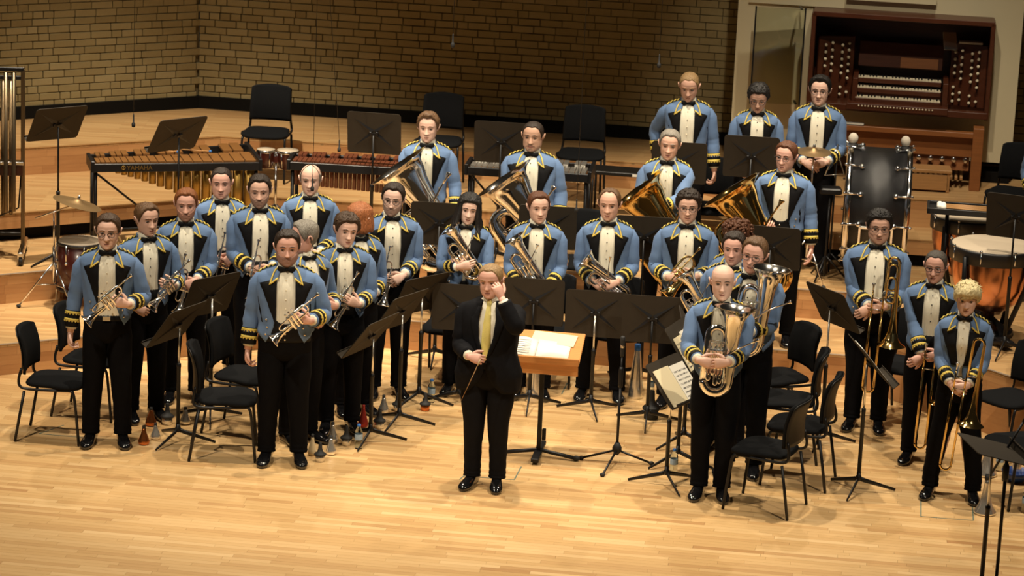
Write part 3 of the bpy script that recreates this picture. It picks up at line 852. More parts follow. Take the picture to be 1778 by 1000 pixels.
    if glasses:
        gb = mk()
        for sx in (-1, 1):
            ring = []
            for k in range(16):
                a = 2 * PI * k / 16
                ring.append(HM @ Vector((sx * .033 * wide + .0235 * math.copysign(abs(math.cos(a)) ** .75, math.cos(a)), -.0985 + .006 * abs(math.cos(a)) * (1 if sx * math.cos(a) > 0 else 0), -.001 + .0165 * math.copysign(abs(math.sin(a)) ** .8, math.sin(a)))))
            gb.tube(ring, .0023, 6, 0, closed=True)
            gb.tube([HM @ Vector((sx * .057 * wide, -.091, .006)), HM @ Vector((sx * .078 * wide, -.055, .006)), HM @ Vector((sx * .083 * wide, .01, .004))], .0021, 5)
        gb.tube([HM @ Vector((-.011, -.1005, .004)), HM @ Vector((0, -.104, .007)), HM @ Vector((.011, -.1005, .004))], .0021, 5)
        gb.build('glasses', 'glass_frame', root)
    root['_h'] = 0
    del root['_h']
    return root, hands_M

def hairstyle(hb, HM, style, wide, rnd):
    hm = np.array(HM)
    tr = lambda A: (A.reshape(-1, 3) @ hm[:3, :3].T + hm[:3, 3]).reshape(A.shape)
    nt, nv = 60, 20
    th = np.linspace(-PI, PI, nt, endpoint=False); at = np.abs(th)
    front = dict(short=.082, crop=.084, messy=.072, receding=.103, quiff=.082, sides=.2, fringe=.034, bob=.05, long=.07, curly=.064).get(style, .072)
    #            hairline height round the head: face, temple, sideburn, behind the ear, nape
    xs = [0, .45, .80, 1.05, 1.22, 1.40, 1.62, 1.85, 2.3, PI]
    side = dict(bob=-.055, long=-.06).get(style, -.02)
    ys = [front, front + (.004 if style != 'receding' else .005), front - .012 + (.006 if style == 'receding' else 0), .035, side + .028, side, .024, -.03, -.062, -.07]
    if style in ('bob', 'long'): ys = [front, front - .004, front - .02, .02, -.03, -.055, -.06, -.065, -.07, -.075]
    if style == 'fringe': ys = [.030, .034, .022, .012, -.015, -.03, .01, -.03, -.062, -.07]
    if style == 'sides': ys = [.118, .118, .117, .060, -.005, -.03, .022, -.03, -.062, -.07]
    zh = np.interp(at, xs, ys)
    vol = dict(short=.011, crop=.006, messy=.020, receding=.009, quiff=.016, sides=.006, fringe=.022, bob=.020, long=.020, curly=.028).get(style, .012)
    amp = dict(short=.0030, crop=.001, messy=.005, receding=.003, quiff=.004, sides=.002, fringe=.003, bob=.002, long=.004, curly=.010).get(style, .003)
    top = .118 if style != 'sides' else .068
    ph = [rnd.random() * 6 for _ in range(6)]
    rows = []
    for i in range(nv + 1):
        v = i / nv
        if style == 'sides': zt = np.where(at < 1.05, zh, np.maximum(zh + .004, .050 + .0 * at))
        else: zt = np.full(nt, .1178)
        z = zh + (zt - zh) * (1 - (1 - v) ** 1.35)
        z = np.minimum(z, .1179)
        off = vol * np.clip(v / .14, 0, 1) ** .7
        if style == 'sides': off = off * np.clip((1 - v) / .2, 0, 1)
        n = np.sin(th * 13 + v * 9 + ph[0]) * np.sin(v * 17 + th * 5 + ph[1]) + .6 * np.sin(th * 29 + v * 23 + ph[2])
        off = off + amp * n * np.clip(v / .1, 0, 1) + (.001 if v == 0 else 0)
        if style == 'quiff': off = off + .020 * np.exp(-(at / .75) ** 2) * np.exp(-((v - .35) / .35) ** 2)
        if style == 'short': off = off + .006 * np.exp(-(at / .8) ** 2) * np.exp(-((v - .3) / .3) ** 2)
        if style == 'fringe': off = off + .014 * np.exp(-((th - .5) / 1.1) ** 2) * np.exp(-((v - .3) / .3) ** 2)
        rows.append(tr(head_pts(th, z, wide, 1.0, off, feat=False)))
    rs = [r.tolist() for r in rows]
    hb.rings(rs, 0, True, False, style != 'sides')
    if style in ('messy', 'quiff', 'fringe', 'curly', 'short'):
        cnt = dict(messy=46, quiff=26, fringe=60, curly=150, short=0)[style]
        for k in range(cnt):   # tufts
            a = rnd.uniform(-PI, PI); v = rnd.uniform(.25, 1) ** .6
            zz = float(np.interp(abs(a), xs, ys)); zz = zz + (.112 - zz) * v
            p = head_pts(np.array([a]), np.array([zz]), wide, 1, vol * .7, feat=False)[0]
            q = head_pts(np.array([a]), np.array([zz]), wide, 1, vol + .012, feat=False)[0]
            d = Vector((rnd.uniform(-1, 1), rnd.uniform(-1, .4), rnd.uniform(-.3, .5))) * .016
            if style == 'fringe': d = Vector((rnd.uniform(-.5, .9), rnd.uniform(-.8, .1), rnd.uniform(.1, .9))) * .026
            if style == 'curly': hb.ball(HM @ Vector(q), rnd.uniform(.010, .016), 6, 5)
            else: hb.tube([HM @ (Vector(p) - d * .6), HM @ (Vector(p) * .7 + Vector(q) * .3), HM @ (Vector(p) * .7 + Vector(q) * .3 + d)], [.007, .007, .0012], 5)
    if style == 'fringe':   # swept across the brow
        for k in range(12):
            t = k / 11; a0 = .75 - 1.35 * t
            p0 = Vector(head_pts(np.array([.75 - .3 * t]), np.array([.088]), wide, 1, .026, feat=False)[0])
            p1 = Vector(head_pts(np.array([(a0 + .75) / 2]), np.array([.065]), wide, 1, .027, feat=False)[0])
            p2 = Vector(head_pts(np.array([a0]), np.array([.030 - .02 * t]), wide, 1, .014, feat=False)[0])
            hb.tube([HM @ q for q in bez([p0, p1, p2], 4)], [.012, .013, .013, .012, .011, .010, .008, .005, .002], 6)
    if style in ('long', 'bob'):
        for k in range(34):
            a = 0.98 + 1.15 * (k % 17) / 16 * 1.9; a = min(a, PI); a = a * (1 if k < 17 else -1)
            r0 = Vector(head_pts(np.array([a]), np.array([.085]), wide, 1, .012, feat=False)[0])
            r1 = Vector(head_pts(np.array([a]), np.array([-.035]), wide, 1, .024, feat=False)[0])
            w = lambda s: Vector((rnd.uniform(-s, s), rnd.uniform(-s, s), 0))
            if style == 'long':
                fwd = Vector((0, -.035 if abs(a) < 1.7 else .0, 0))
                pts = [r0, r1 + w(.006), r1 * 1.12 + Vector((0, 0, -.07)) + w(.015), r1 * 1.18 + Vector((0, 0, -.14)) + fwd + w(.02), r1 * 1.15 + Vector((0, 0, -.20 - rnd.random() * .05)) + fwd * 1.5 + w(.015)]
                rad = [.018, .02, .02, .021, .021, .022, .022, .022, .021, .021, .020, .018, .015, .011, .006, .002, .001]
            else:
                pts = [r0, r1 + w(.003), Vector((r1.x * .98, r1.y * .98, -.095 + w(.006).x))]; rad = [.016, .017, .018, .018, .018, .017, .016, .013, .006]
            q = bez(pts, 4); hb.tube([HM @ p for p in q], rad[:len(q)] if len(rad) >= len(q) else rad + [.002] * (len(q) - len(rad)), 7)

_b = MB(); _b.lathe([(.0085, .003), (.0085, -.001), (.006, -.005), (.001, -.006)], 10, 0, Matrix.Rotation(PI / 2, 4, 'X').inverted() @ Matrix.Rotation(PI, 4, 'X') @ Matrix.Rotation(PI, 4, 'X'))
BTN = _b.mesh('button', 'button'); BTN_D = _b.mesh('button', 'black_satin')
_b = MB(); _b.ball((0, 0, 0), .005, 6, 4)
STUD_B = _b.mesh('shirt_stud', 'black_satin'); STUD_W = _b.mesh('shirt_stud', 'ivory')

# ------------------------------------------------------------------ furniture
def arc(c, r, a0, a1, n, u, v):
    c, u, v = Vector(c), Vector(u), Vector(v)
    return [c + u * r * math.cos(a0 + (a1 - a0) * i / n) + v * r * math.sin(a0 + (a1 - a0) * i / n) for i in range(n + 1)]
X, Y, Z = Vector((1, 0, 0)), Vector((0, 1, 0)), Vector((0, 0, 1))

def make_chair():
    t = thing('orchestra_chair', 'x', 'chair')
    s = MB(); rs = []
    for z, e in ((.432, -.03), (.436, -.008), (.448, .0), (.462, -.004), (.472, -.022), (.476, -.06)):
        ring = []
        for j in range(36):
            a = 2 * PI * j / 36; c, d = math.cos(a), math.sin(a)
            w = .225 + (.012 if d < 0 else -.012)
            x = (w + e) * math.copysign(abs(c) ** .5, c); y = (.225 + e) * math.copysign(abs(d) ** .55, d)
            ring.append((x, y - .01, z - .012 * (1 if d < 0 else 0) * abs(d) + .006 * (x / .22) ** 2))
        rs.append(ring)
    s.rings(rs); s.build('seat', 'chair_cloth', t)
    b = MB(); g = []
    for i in range(13):
        v = i / 12; z = .535 + .335 * v; y = .205 + .055 * v + .025 * math.sin(PI * v) * -1
        hw = .205 - .012 * v - (.03 * max(0, (v - .9) / .1) ** 2)
        g.append([Vector((hw * (2 * u / 10 - 1), y + .035 * (1 - (2 * u / 10 - 1) ** 2), z - (.012 * abs(2 * u / 10 - 1) ** 3 if v > .95 else 0))) for u in range(11)])
    b.sheet(g, .022, out=Vector((0, -1, 0))); b.build('backrest', 'chair_cloth', t)
    b = MB(); g2 = [[p + Vector((0, .006, 0)) for p in r] for r in g]
    b.sheet(g2, .008, out=Vector((0, 1, 0))); b.build('back_shell', 'chair_shell', t)
    for sx in (-1, 1):
        l = MB(); l.tube(bez([(sx * .215, -.235, .005), (sx * .208, -.205, .30), (sx * .205, -.185, .415), (sx * .20, -.15, .432)], 4), .0115, 8); l.build('leg', 'black_metal', t)
        l = MB(); l.tube([(sx * .215, .265, .005), (sx * .212, .235, .18), (sx * .208, .195, .405)], .0115, 8); l.build('leg', 'black_metal', t)
        l = MB(); l.tube(bez([(sx * .20, -.15, .430), (sx * .203, 0, .426), (sx * .206, .16, .425), (sx * .206, .225, .44), (sx * .20, .24, .49), (sx * .19, .222, .58)], 4), .0115, 8); l.build('side_rail', 'black_metal', t)
    return t
CHAIR0 = make_chair(); _chair_used = [False]
def chair(x, y, z, rz, label):
    o = copy_tree(CHAIR0) if _chair_used[0] else CHAIR0; _chair_used[0] = True
    o.matrix_basis = Matrix.Translation((x, y, z)) @ Matrix.Rotation(R(rz), 4, 'Z')
    o['label'] = label; o['group'] = 'black orchestra chairs'
    return o

def desk_mesh():
    d = MB(); hw, hh = .245, .195
    pts = []
    for (cx, cz) in ((hw - .03, -hh + .03), (hw - .03, hh - .03), (-hw + .03, hh - .03), (-hw + .03, -hh + .03)):
        a0 = {(1, -1): -PI / 2, (1, 1): 0, (-1, 1): PI / 2, (-1, -1): PI}[(1 if cx > 0 else -1, 1 if cz > 0 else -1)]
        pts += [(cx + .03 * math.cos(a0 + k * PI / 8), cz + .03 * math.sin(a0 + k * PI / 8)) for k in range(5)]
    n = len(pts)
    vs = [(x, -.003, z) for x, z in pts] + [(x, .003, z) for x, z in pts]
    d.add(vs, [tuple(range(n)), tuple(range(2 * n - 1, n - 1, -1))] + [(i, n + i, n + (i + 1) % n, (i + 1) % n) for i in range(n)], 0, False)
    return d
def make_stand():
    """Music stand, desk and column separate so that every stand can have its own height and tilt."""
    P = {}
    d = desk_mesh(); P['desk'] = d.mesh('desk', 'stand_desk')
    l = MB(); l.box((0, .03, -.192), (.48, .06, .005), 0); l.box((0, .058, -.186), (.48, .004, .018), 0); P['lip'] = l.mesh('lip', 'stand_desk')
    r = MB()
    for sx in (-1, 1):
        for sz in (-1, 1):   # pressed ribs, an X of tapering wedges on the back
            a = (sx * .018, sz * .012); b = (sx * .185, sz * .135)
            nx, nz = -(b[1] - a[1]), (b[0] - a[0]); L = math.hypot(nx, nz); nx /= L; nz /= L
            w = .026
            vs = [(a[0] + nx * w, -.004, a[1] + nz * w), (a[0] - nx * w, -.004, a[1] - nz * w), (b[0], -.004, b[1]), (a[0], -.013, a[1])]
            r.add(vs, [(0, 1, 3), (1, 2, 3), (2, 0, 3), (0, 2, 1)], 0, False)
    P['rib'] = r.mesh('pressed_ribs', 'black_metal')
    b = MB(); b.box((-.03, -.014, .0), (.022, .020, .034), 0, .003); b.box((.03, -.014, .0), (.022, .020, .034), 0, .003); b.box((0, -.018, 0), (.075, .010, .012), 0)
    P['bracket'] = b.mesh('bracket', 'black_metal')
    lg = MB()
    lg.tube([(0, 0, .105), (0, -.05, .085), (0, -.29, .012)], [.013, .013, .008], 6, flat=(1.3, .7, (0, 0, 1)))
    P['leg'] = lg.mesh('leg', 'black_metal')
    cl = MB(); cl.lathe([(.018, .085), (.022, .09), (.022, .12), (.0165, .125), (.0165, .15)], 12); P['hub'] = cl.mesh('hub', 'black_metal')
    return P
ST = make_stand()
def stand(x, y, z, rz, desk_z, label, tilt=12, leg_rz=0, chrome=True, yaw=0):
    """rz turns the music side (+Y in its own frame); desk_z is the height of the desk's middle over the base."""
    t = thing('music_stand', label, 'music stand', (x, y, z), R(rz), 'black music stands')
    link('hub', ST['hub'], t)
    for k in range(3): link('leg', ST['leg'], t, Matrix.Rotation(R(leg_rz) + 2 * PI * k / 3, 4, 'Z'))
    lo = max(.3, min(.62, desk_z - .32))
    c = MB(); c.lathe([(.0155, .11), (.0155, lo), (.0175, lo + .005), (.0175, lo + .03), (.011, lo + .034)], 12); c.build('column', 'black_metal', t)
    c = MB(); c.lathe([(.0085, lo), (.0085, desk_z - .01)], 10); c.build('upper_tube', 'alu' if chrome else 'black_metal', t)
    M = Matrix.Translation((0, 0, desk_z)) @ Matrix.Rotation(R(tilt), 4, 'X') @ Matrix.Translation((0, .03, 0))
    d = link('desk', ST['desk'], t, M)
    link('lip', ST['lip'], d); link('pressed_ribs', ST['rib'], d); link('bracket', ST['bracket'], d)
    return t, Matrix.Translation((x, y, z)) @ Matrix.Rotation(R(rz), 4, 'Z') @ M

def sheet_music(M, dx, w, h, label, aged=False, marks=True, z0=-.183, tilt=0, y=.006):
    """A paper booklet on a stand's desk: a stack of leaves with printed staves."""
    t = thing('sheet_music', label, 'sheet music', M=M @ Matrix.Translation((dx, y, z0)) @ Matrix.Rotation(R(tilt), 4, 'Y'), group='sheet music on the stands')
    p = MB(); p.box((0, .004, h / 2), (w, .005, h), 0); p.build('leaves', 'paper_aged' if aged else 'paper', t)
    if marks:
        st = MB(); rr = random.Random(int(dx * 1000) + 5)
        for i in range(7):
            zz = h * (.1 + .115 * i)
            st.box((0, .0068, zz), (w * .84, .0006, .002), 0); st.box((0, .0068, zz + .008), (w * .84, .0006, .002), 0)
            for k in range(8): st.box((-w * .4 + w * .8 * rr.random(), .0069, zz + .006 * rr.random()), (.006, .0006, .010), 0)
        st.build('printed_staves', 'ink', t)
    return t

# ------------------------------------------------------------------ brass
def u_tube(mb, a, b, drop, r, mi=0, n=6, seg=8):
    """Two straight legs from a and b (same height) down by drop, joined by a bow."""
    a, b = Vector(a), Vector(b); m = (a + b) / 2; h = (b - a) / 2
    down = Vector((0, 0, -1)); rad = h.length
    p = [a, a + down * drop] + [m + down * drop - h * math.cos(k * PI / n) + down * rad * math.sin(k * PI / n) for k in range(1, n)] + [b + down * drop, b]
    mb.tube(p, r, seg, mi)
def make_cornet(mname='silver', flugel=False):
    t = thing('cornet' if not flugel else 'flugelhorn', 'x', 'cornet' if not flugel else 'flugelhorn')
    b = MB(); br = .062 if not flugel else .082
    prof = [(.215, br), (.212, br * .985), (.20, br * .78), (.18, br * .55), (.15, br * .38), (.11, br * .28), (.06, br * .22), (.0, br * .17), (-.08, .0075), (-.10, .007)]
    if flugel: prof = [(.20, br), (.197, br * .97), (.18, br * .74), (.15, br * .55), (.11, br * .42), (.05, br * .32), (-.02, br * .24), (-.09, .012), (-.11, .011)]
    b.tube([(x, 0, -.030) for x, r in prof] , [r for x, r in prof], 20, 0, caps=False)
    b.tube([(x, 0, -.030) for x, r in prof[:6]], [r * .96 for x, r in prof[:6]], 20, 0, caps=False)
    R_ = .040 if not flugel else .06
    back = arc((-.10, 0, -.030 + R_), R_, -PI / 2, -3 * PI / 2, 8, X, Z)
    b.tube(back + [(-.02, 0, -.030 + 2 * R_), (.02, 0, -.030 + 2 * R_)], .0072 if not flugel else .010, 8)
    b.tube([(.215, 0, -.030), (.2175, 0, -.030)], [br * 1.02, br * 1.0], 20, 0, caps=False)
    b.build('bell', mname, t)
    lp = MB(); lp.tube(bez([(-.205, .014, .048), (-.10, .014, .048), (.05, .014, .048), (.105, .014, .044), (.125, .014, .020), (.105, .014, -.004), (.06, .014, -.006)], 5), .0058, 8); lp.build('leadpipe', mname, t)
    mp = MB(); mp.lathe([(.0045, 0), (.005, .03), (.007, .045), (.0125, .058), (.0135, .066), (.012, .069)], 12, 0, Matrix.Translation((-.195, .014, .048)) @ Matrix.Rotation(-PI / 2, 4, 'Y')); mp.build('mouthpiece', mname, t)
    for i in range(3):
        v = MB(); x = -.035 + i * .030
        v.lathe([(.006, -.078), (.0125, -.074), (.0125, -.062), (.0115, -.060), (.0115, .038), (.0135, .040), (.0135, .056), (.008, .060), (.003, .062), (.003, .082), (.0085, .084), (.0085, .090), (.004, .092)], 12, 0, Matrix.Translation((x, .006, 0)))
        v.build('valve', mname, t)
    s = MB(); s.tube([(-.005, -.012, -.03)] + arc((-.005, -.04, -.03), .018, PI / 2, -PI / 2, 6, Y * -1, Z)[0:0] + [(-.005, -.06, -.03), (-.005, -.066, -.020), (-.005, -.06, -.008), (-.005, -.012, -.008)], .005, 6); s.build('second_slide', mname, t)
    s = MB(); s.tube([(.03, .006, -.045), (.085, .006, -.045), (.098, .006, -.033), (.085, .006, -.020), (.03, .006, -.020)], .0052, 6); s.build('third_slide', mname, t)
    return t
def make_upright(kind, mname):
    """Tenor horn, euphonium or tuba: bell up on one side, bow below, arch on the other, valves between."""
    k = dict(tenor_horn=.74, euphonium=1.0, tuba=1.46)[kind]; rim = dict(tenor_horn=.128, euphonium=.155, tuba=.162)[kind]
    fat = dict(tenor_horn=.80, euphonium=1.05, tuba=1.34)[kind]; valves = dict(tenor_horn=3, euphonium=4, tuba=4)[kind]
    S = Matrix.Diagonal((k * (1.22 if kind == 'tuba' else 1), k, k, 1))
    t = thing(kind, 'x', kind.replace('_', ' '))
    b = MB(); b.M = S
    prof = [(.66, rim), (.657, rim * .97), (.645, rim * .86), (.62, rim * .70), (.58, .078 * fat), (.52, .064 * fat), (.42, .052 * fat), (.30, .045 * fat), (.18, .040 * fat), (.10, .037 * fat)]
    rs = [[(.09 + r * math.cos(2 * PI * j / 28), r * math.sin(2 * PI * j / 28), z) for j in range(28)] for z, r in prof]
    inner = [[(.09 + r * .96 * math.cos(2 * PI * j / 28), r * .96 * math.sin(2 * PI * j / 28), z) for j in range(28)] for z, r in reversed(prof[:8])]
    b.rings(inner + [[(.09 + (rim * 1.012) * math.cos(2 * PI * j / 28), rim * 1.012 * math.sin(2 * PI * j / 28), .662) for j in range(28)]] + rs, 0, True, False, False)
    b.build('bell', mname, t)
    b = MB(); b.M = S
    bow = arc((.003, 0, .10), .087, 0, -PI, 12, X, Z); n = len(bow)
    b.tube([(.09, 0, .12)] + bow, [.0375 * fat] + [(.0368 - .0068 * i / n) * fat for i in range(n)], 18); b.build('bottom_bow', mname, t)
    b = MB(); b.M = S
    up = [(-.084, 0, .10), (-.084, 0, .22), (-.084, 0, .34), (-.082, 0, .42)]
    top = arc((-.022, 0, .44), .060, PI, 0, 10, X, Z)
    dn = [(.038, 0, .40), (.036, -.01, .30), (.02, -.02, .20)]
    path = up + top + dn; n = len(path)
    b.tube(path, [(.0295 - .0135 * i / n) * fat for i in range(n)], 14); b.build('top_arch', mname, t)
    for i in range(valves):
        v = MB(); v.M = S; x = -.052 + i * (.082 / (valves - 1)); q = .0125 if kind != 'tenor_horn' else .0145
        v.lathe([(.006, .150), (q + .001, .153), (q + .001, .168), (q, .170), (q, .325), (q + .002, .327), (q + .002, .345), (.008, .350), (.0035, .352), (.0035, .385), (.0105, .387), (.0105, .394), (.004, .397)], 12, 0, Matrix.Translation((x, -.048, 0)))
        v.build('valve', mname, t)
    for i in range(valves):
        s = MB(); s.M = S; x = -.052 + i * (.082 / (valves - 1)); d = (.10, .03, .14, .12)[i] * .75
        u_tube(s, (x - .011, -.066, .20), (x + .011, -.066, .20), d, .0068, 0, 5, 7)
        s.tube([(x - .011, -.066, .20), (x - .011, -.058, .235), (x, -.05, .245)], .0068, 7); s.tube([(x + .011, -.066, .20), (x + .011, -.058, .225), (x, -.05, .23)], .0068, 7)
        s.build('valve_slide', mname, t)
    s = MB(); s.M = S; u_tube(s, (-.06, .02, .36), (-.02, .02, .36), .17, .0095); s.build('tuning_slide', mname, t)
    l = MB(); l.M = S; l.tube(bez([(.235, -.075, .43), (.19, -.085, .405), (.12, -.088, .36), (.07, -.075, .31), (.045, -.05, .28)], 5), [.005 + .00015 * i for i in range(21)], 8); l.build('leadpipe', mname, t)
    m = MB(); m.M = S; d = Vector((.045, .010, .025)).normalized(); q = Vector((.232, -.076, .428))
    m.tube([q, q + d * .035, q + d * .052, q + d * .060, q + d * .064], [.0055, .0065, .0135, .0165, .015], 12); m.build('mouthpiece', mname, t)
    br = MB(); br.M = S
    for z in (.22, .40): br.tube([(.045, -.02, z), (.0, -.03, z + .005), (-.06, -.02, z)], .004, 6)
    br.tube([(.085, .0, .10), (-.08, .0, .16)], .004, 6)
    st_ = br.build('brace', mname, t); st_['kind'] = 'stuff'
    return t
def make_trombone(mname='brass', bass=False):
    """Held bell down: bell tube and crook on one side, the slide on the other; local z up, origin at the hand brace."""
    t = thing('trombone', 'x', 'trombone')
    b = MB(); br = .108 if not bass else .118
    prof = [(-.36, br), (-.357, br * .97), (-.335, br * .66), (-.30, br * .46), (-.25, br * .33), (-.17, br * .235), (-.05, br * .175), (.10, .0145), (.26, .0125), (.30, .012)]
    b.tube([(.105, 0, z) for z, r in prof], [r for z, r in prof], 22, 0, caps=False)
    b.tube([(.105, 0, z) for z, r in prof[:7]], [r * .95 for z, r in prof[:7]], 22, 0, caps=False); b.build('bell', mname, t)
    c = MB(); c.tube([(.105, 0, .29)] + arc((.062, 0, .30), .043, 0, PI, 10, X, Z) + [(.019, 0, .20), (.019, 0, .02)], .0115, 10); c.build('tuning_crook', mname, t)
    if bass:
        for (z0, dx, dy) in ((.26, .012, -.035), (.16, .02, -.05)):
            q = MB(); q.tube([(.03, dy, z0 - .14)] + [(.028, dy, z0 - .02)] + arc((.062, dy, z0), .034, PI, 0, 8, X, Z) + [(.096, dy, z0 - .12)] + arc((.062, dy, z0 - .14), .034, 0, -PI, 8, X, Z), .0085, 8); q.build('attachment_loop', mname, t)
        q = MB(); q.lathe([(.03, -.018), (.032, -.01), (.032, .01), (.03, .018)], 16, 0, Matrix.Translation((.03, -.03, .05)) @ Matrix.Rotation(PI / 2, 4, 'X')); q.build('rotor', 'chrome', t)
    for x, z1 in ((-.075, .06), (.010, .06)):
        s = MB(); s.tube([(x, 0, z1), (x, 0, -.10)], .0075, 10); s.tube([(x, 0, -.08), (x, 0, -.72)], .0095, 10, 0)
        s.build('slide_tube', mname, t)
    s = MB(); s.tube(arc((-.0325, 0, -.72), .0425, 0, -PI, 10, X, Z), .0095, 10); s.build('slide_bow', mname, t)
    for z in (.0, -.09):
        s = MB(); s.tube([(-.075, 0, z), (.010, 0, z)], .0065, 8); s.build('slide_brace', 'chrome', t)
    s = MB(); s.tube([(.019, 0, .03), (.105, 0, .03)], .005, 8); s.build('bell_brace', 'chrome', t)
    m = MB(); m.tube([(-.075, 0, .05), (-.075, 0, .095), (-.075, 0, .115), (-.075, 0, .122)], [.0055, .0075, .0145, .0145], 12); m.build('mouthpiece', 'chrome', t)
    return t
PROTO = {}
def brass(kind, label, M, mname='silver', **kw):
    key = (kind, mname, tuple(kw.items()))
    if key not in PROTO:
        if kind == 'cornet': o = make_cornet(mname)
        elif kind == 'flugelhorn': o = make_cornet(mname, True)
        elif kind == 'trombone': o = make_trombone(mname, **kw)
        else: o = make_upright(kind, mname)
        PROTO[key] = o
    else: o = copy_tree(PROTO[key])
    o.matrix_basis = M; o['label'] = label; o['group'] = {'cornet': 'cornets', 'tuba': 'tubas', 'trombone': 'trombones', 'euphonium': 'euphoniums', 'tenor_horn': 'tenor horns', 'flugelhorn': 'flugelhorn'}[kind]
    return o

# ------------------------------------------------------------------ small things
def cone_mute(x, y, label, m='copper_mute', h=.15, r=.045, z=0):
    t = thing('straight_mute', label, 'mute', (x, y, z), 0, 'brass mutes on the floor')
    b = MB(); b.lathe([(r * .55, 0), (r * .9, .006), (r, h * .16), (r * .92, h * .26), (r * .5, h * .58), (r * .33, h * .80), (r * .28, h * .86)], 20); b.build('cone', m, t)
    c = MB(); c.lathe([(r * .29, h * .84), (r * .30, h * .87), (r * .29, h * .995), (r * .22, h)], 14); c.build('tip', 'rubber' if m != 'red_mute' else 'red_mute', t)
def cup_mute(x, y, label, z=0, lid='alu', s=1.0):
    t = thing('cup_mute', label, 'mute', (x, y, z), 0, 'brass mutes on the floor')
    c = MB(); c.lathe([(.030 * s, .0), (.036 * s, .003), (.037 * s, .048 * s), (.034 * s, .05 * s), (.032 * s, .03 * s)], 20); c.build('cup', lid, t)
    c = MB(); c.lathe([(.045 * s, .050 * s), (.047 * s, .056 * s), (.040 * s, .066 * s), (.024 * s, .075 * s), (.016 * s, .10 * s), (.0125 * s, .145 * s), (.011 * s, .148 * s)], 20); c.build('cone', 'rubber', t)
def horn_mute(x, y, label, z=0, h=.46, cap='blue_cap'):
    t = thing('horn_mute', label, 'mute', (x, y, z), 0, 'brass mutes on the floor')
    b = MB(); b.lathe([(.062, 0), (.066, .004), (.066, .02), (.045, h * .5), (.026, h * .88), (.024, h * .9)], 22); b.build('cone', 'alu', t)
    c = MB(); c.lathe([(.026, h * .88), (.027, h * .90), (.025, h * .995), (.02, h)], 16); c.build('tip', cap, t)
def bell_mute(x, y, label, z=0, h=.30, r=.085, tip='rubber'):
    t = thing('trombone_mute', label, 'mute', (x, y, z), 0, 'brass mutes on the floor')
    b = MB(); b.lathe([(r * .8, 0), (r, .006), (r * .97, .02), (r * .62, h * .22), (r * .38, h * .48), (r * .24, h * .78), (r * .22, h * .9)], 22); b.build('cone', 'alu', t)
    c = MB(); c.lathe([(r * .24, h * .87), (r * .25, h * .90), (r * .23, h)], 14); c.build('tip', tip, t)
def bottle(x, y, label, z=0, cap='blue_cap', h=.20):
    t = thing('water_bottle', label, 'bottle', (x, y, z), 0, 'plastic water bottles')
    b = MB(); b.lathe([(.012, .004), (.026, 0), (.030, .006), (.030, h * .30), (.0285, h * .33), (.030, h * .36), (.030, h * .66), (.026, h * .74), (.014, h * .86), (.012, h * .90)], 18); b.build('body', 'water_bottle', t)
    l = MB(); l.lathe([(.0308, h * .38), (.0310, h * .40), (.0310, h * .58), (.0308, h * .60)], 18, caps=False); l.build('wrapper', 'blue_label', t)
    c = MB(); c.lathe([(.014, h * .89), (.0145, h * .90), (.0145, h * .975), (.012, h * .985)], 14); c.build('cap', cap, t)

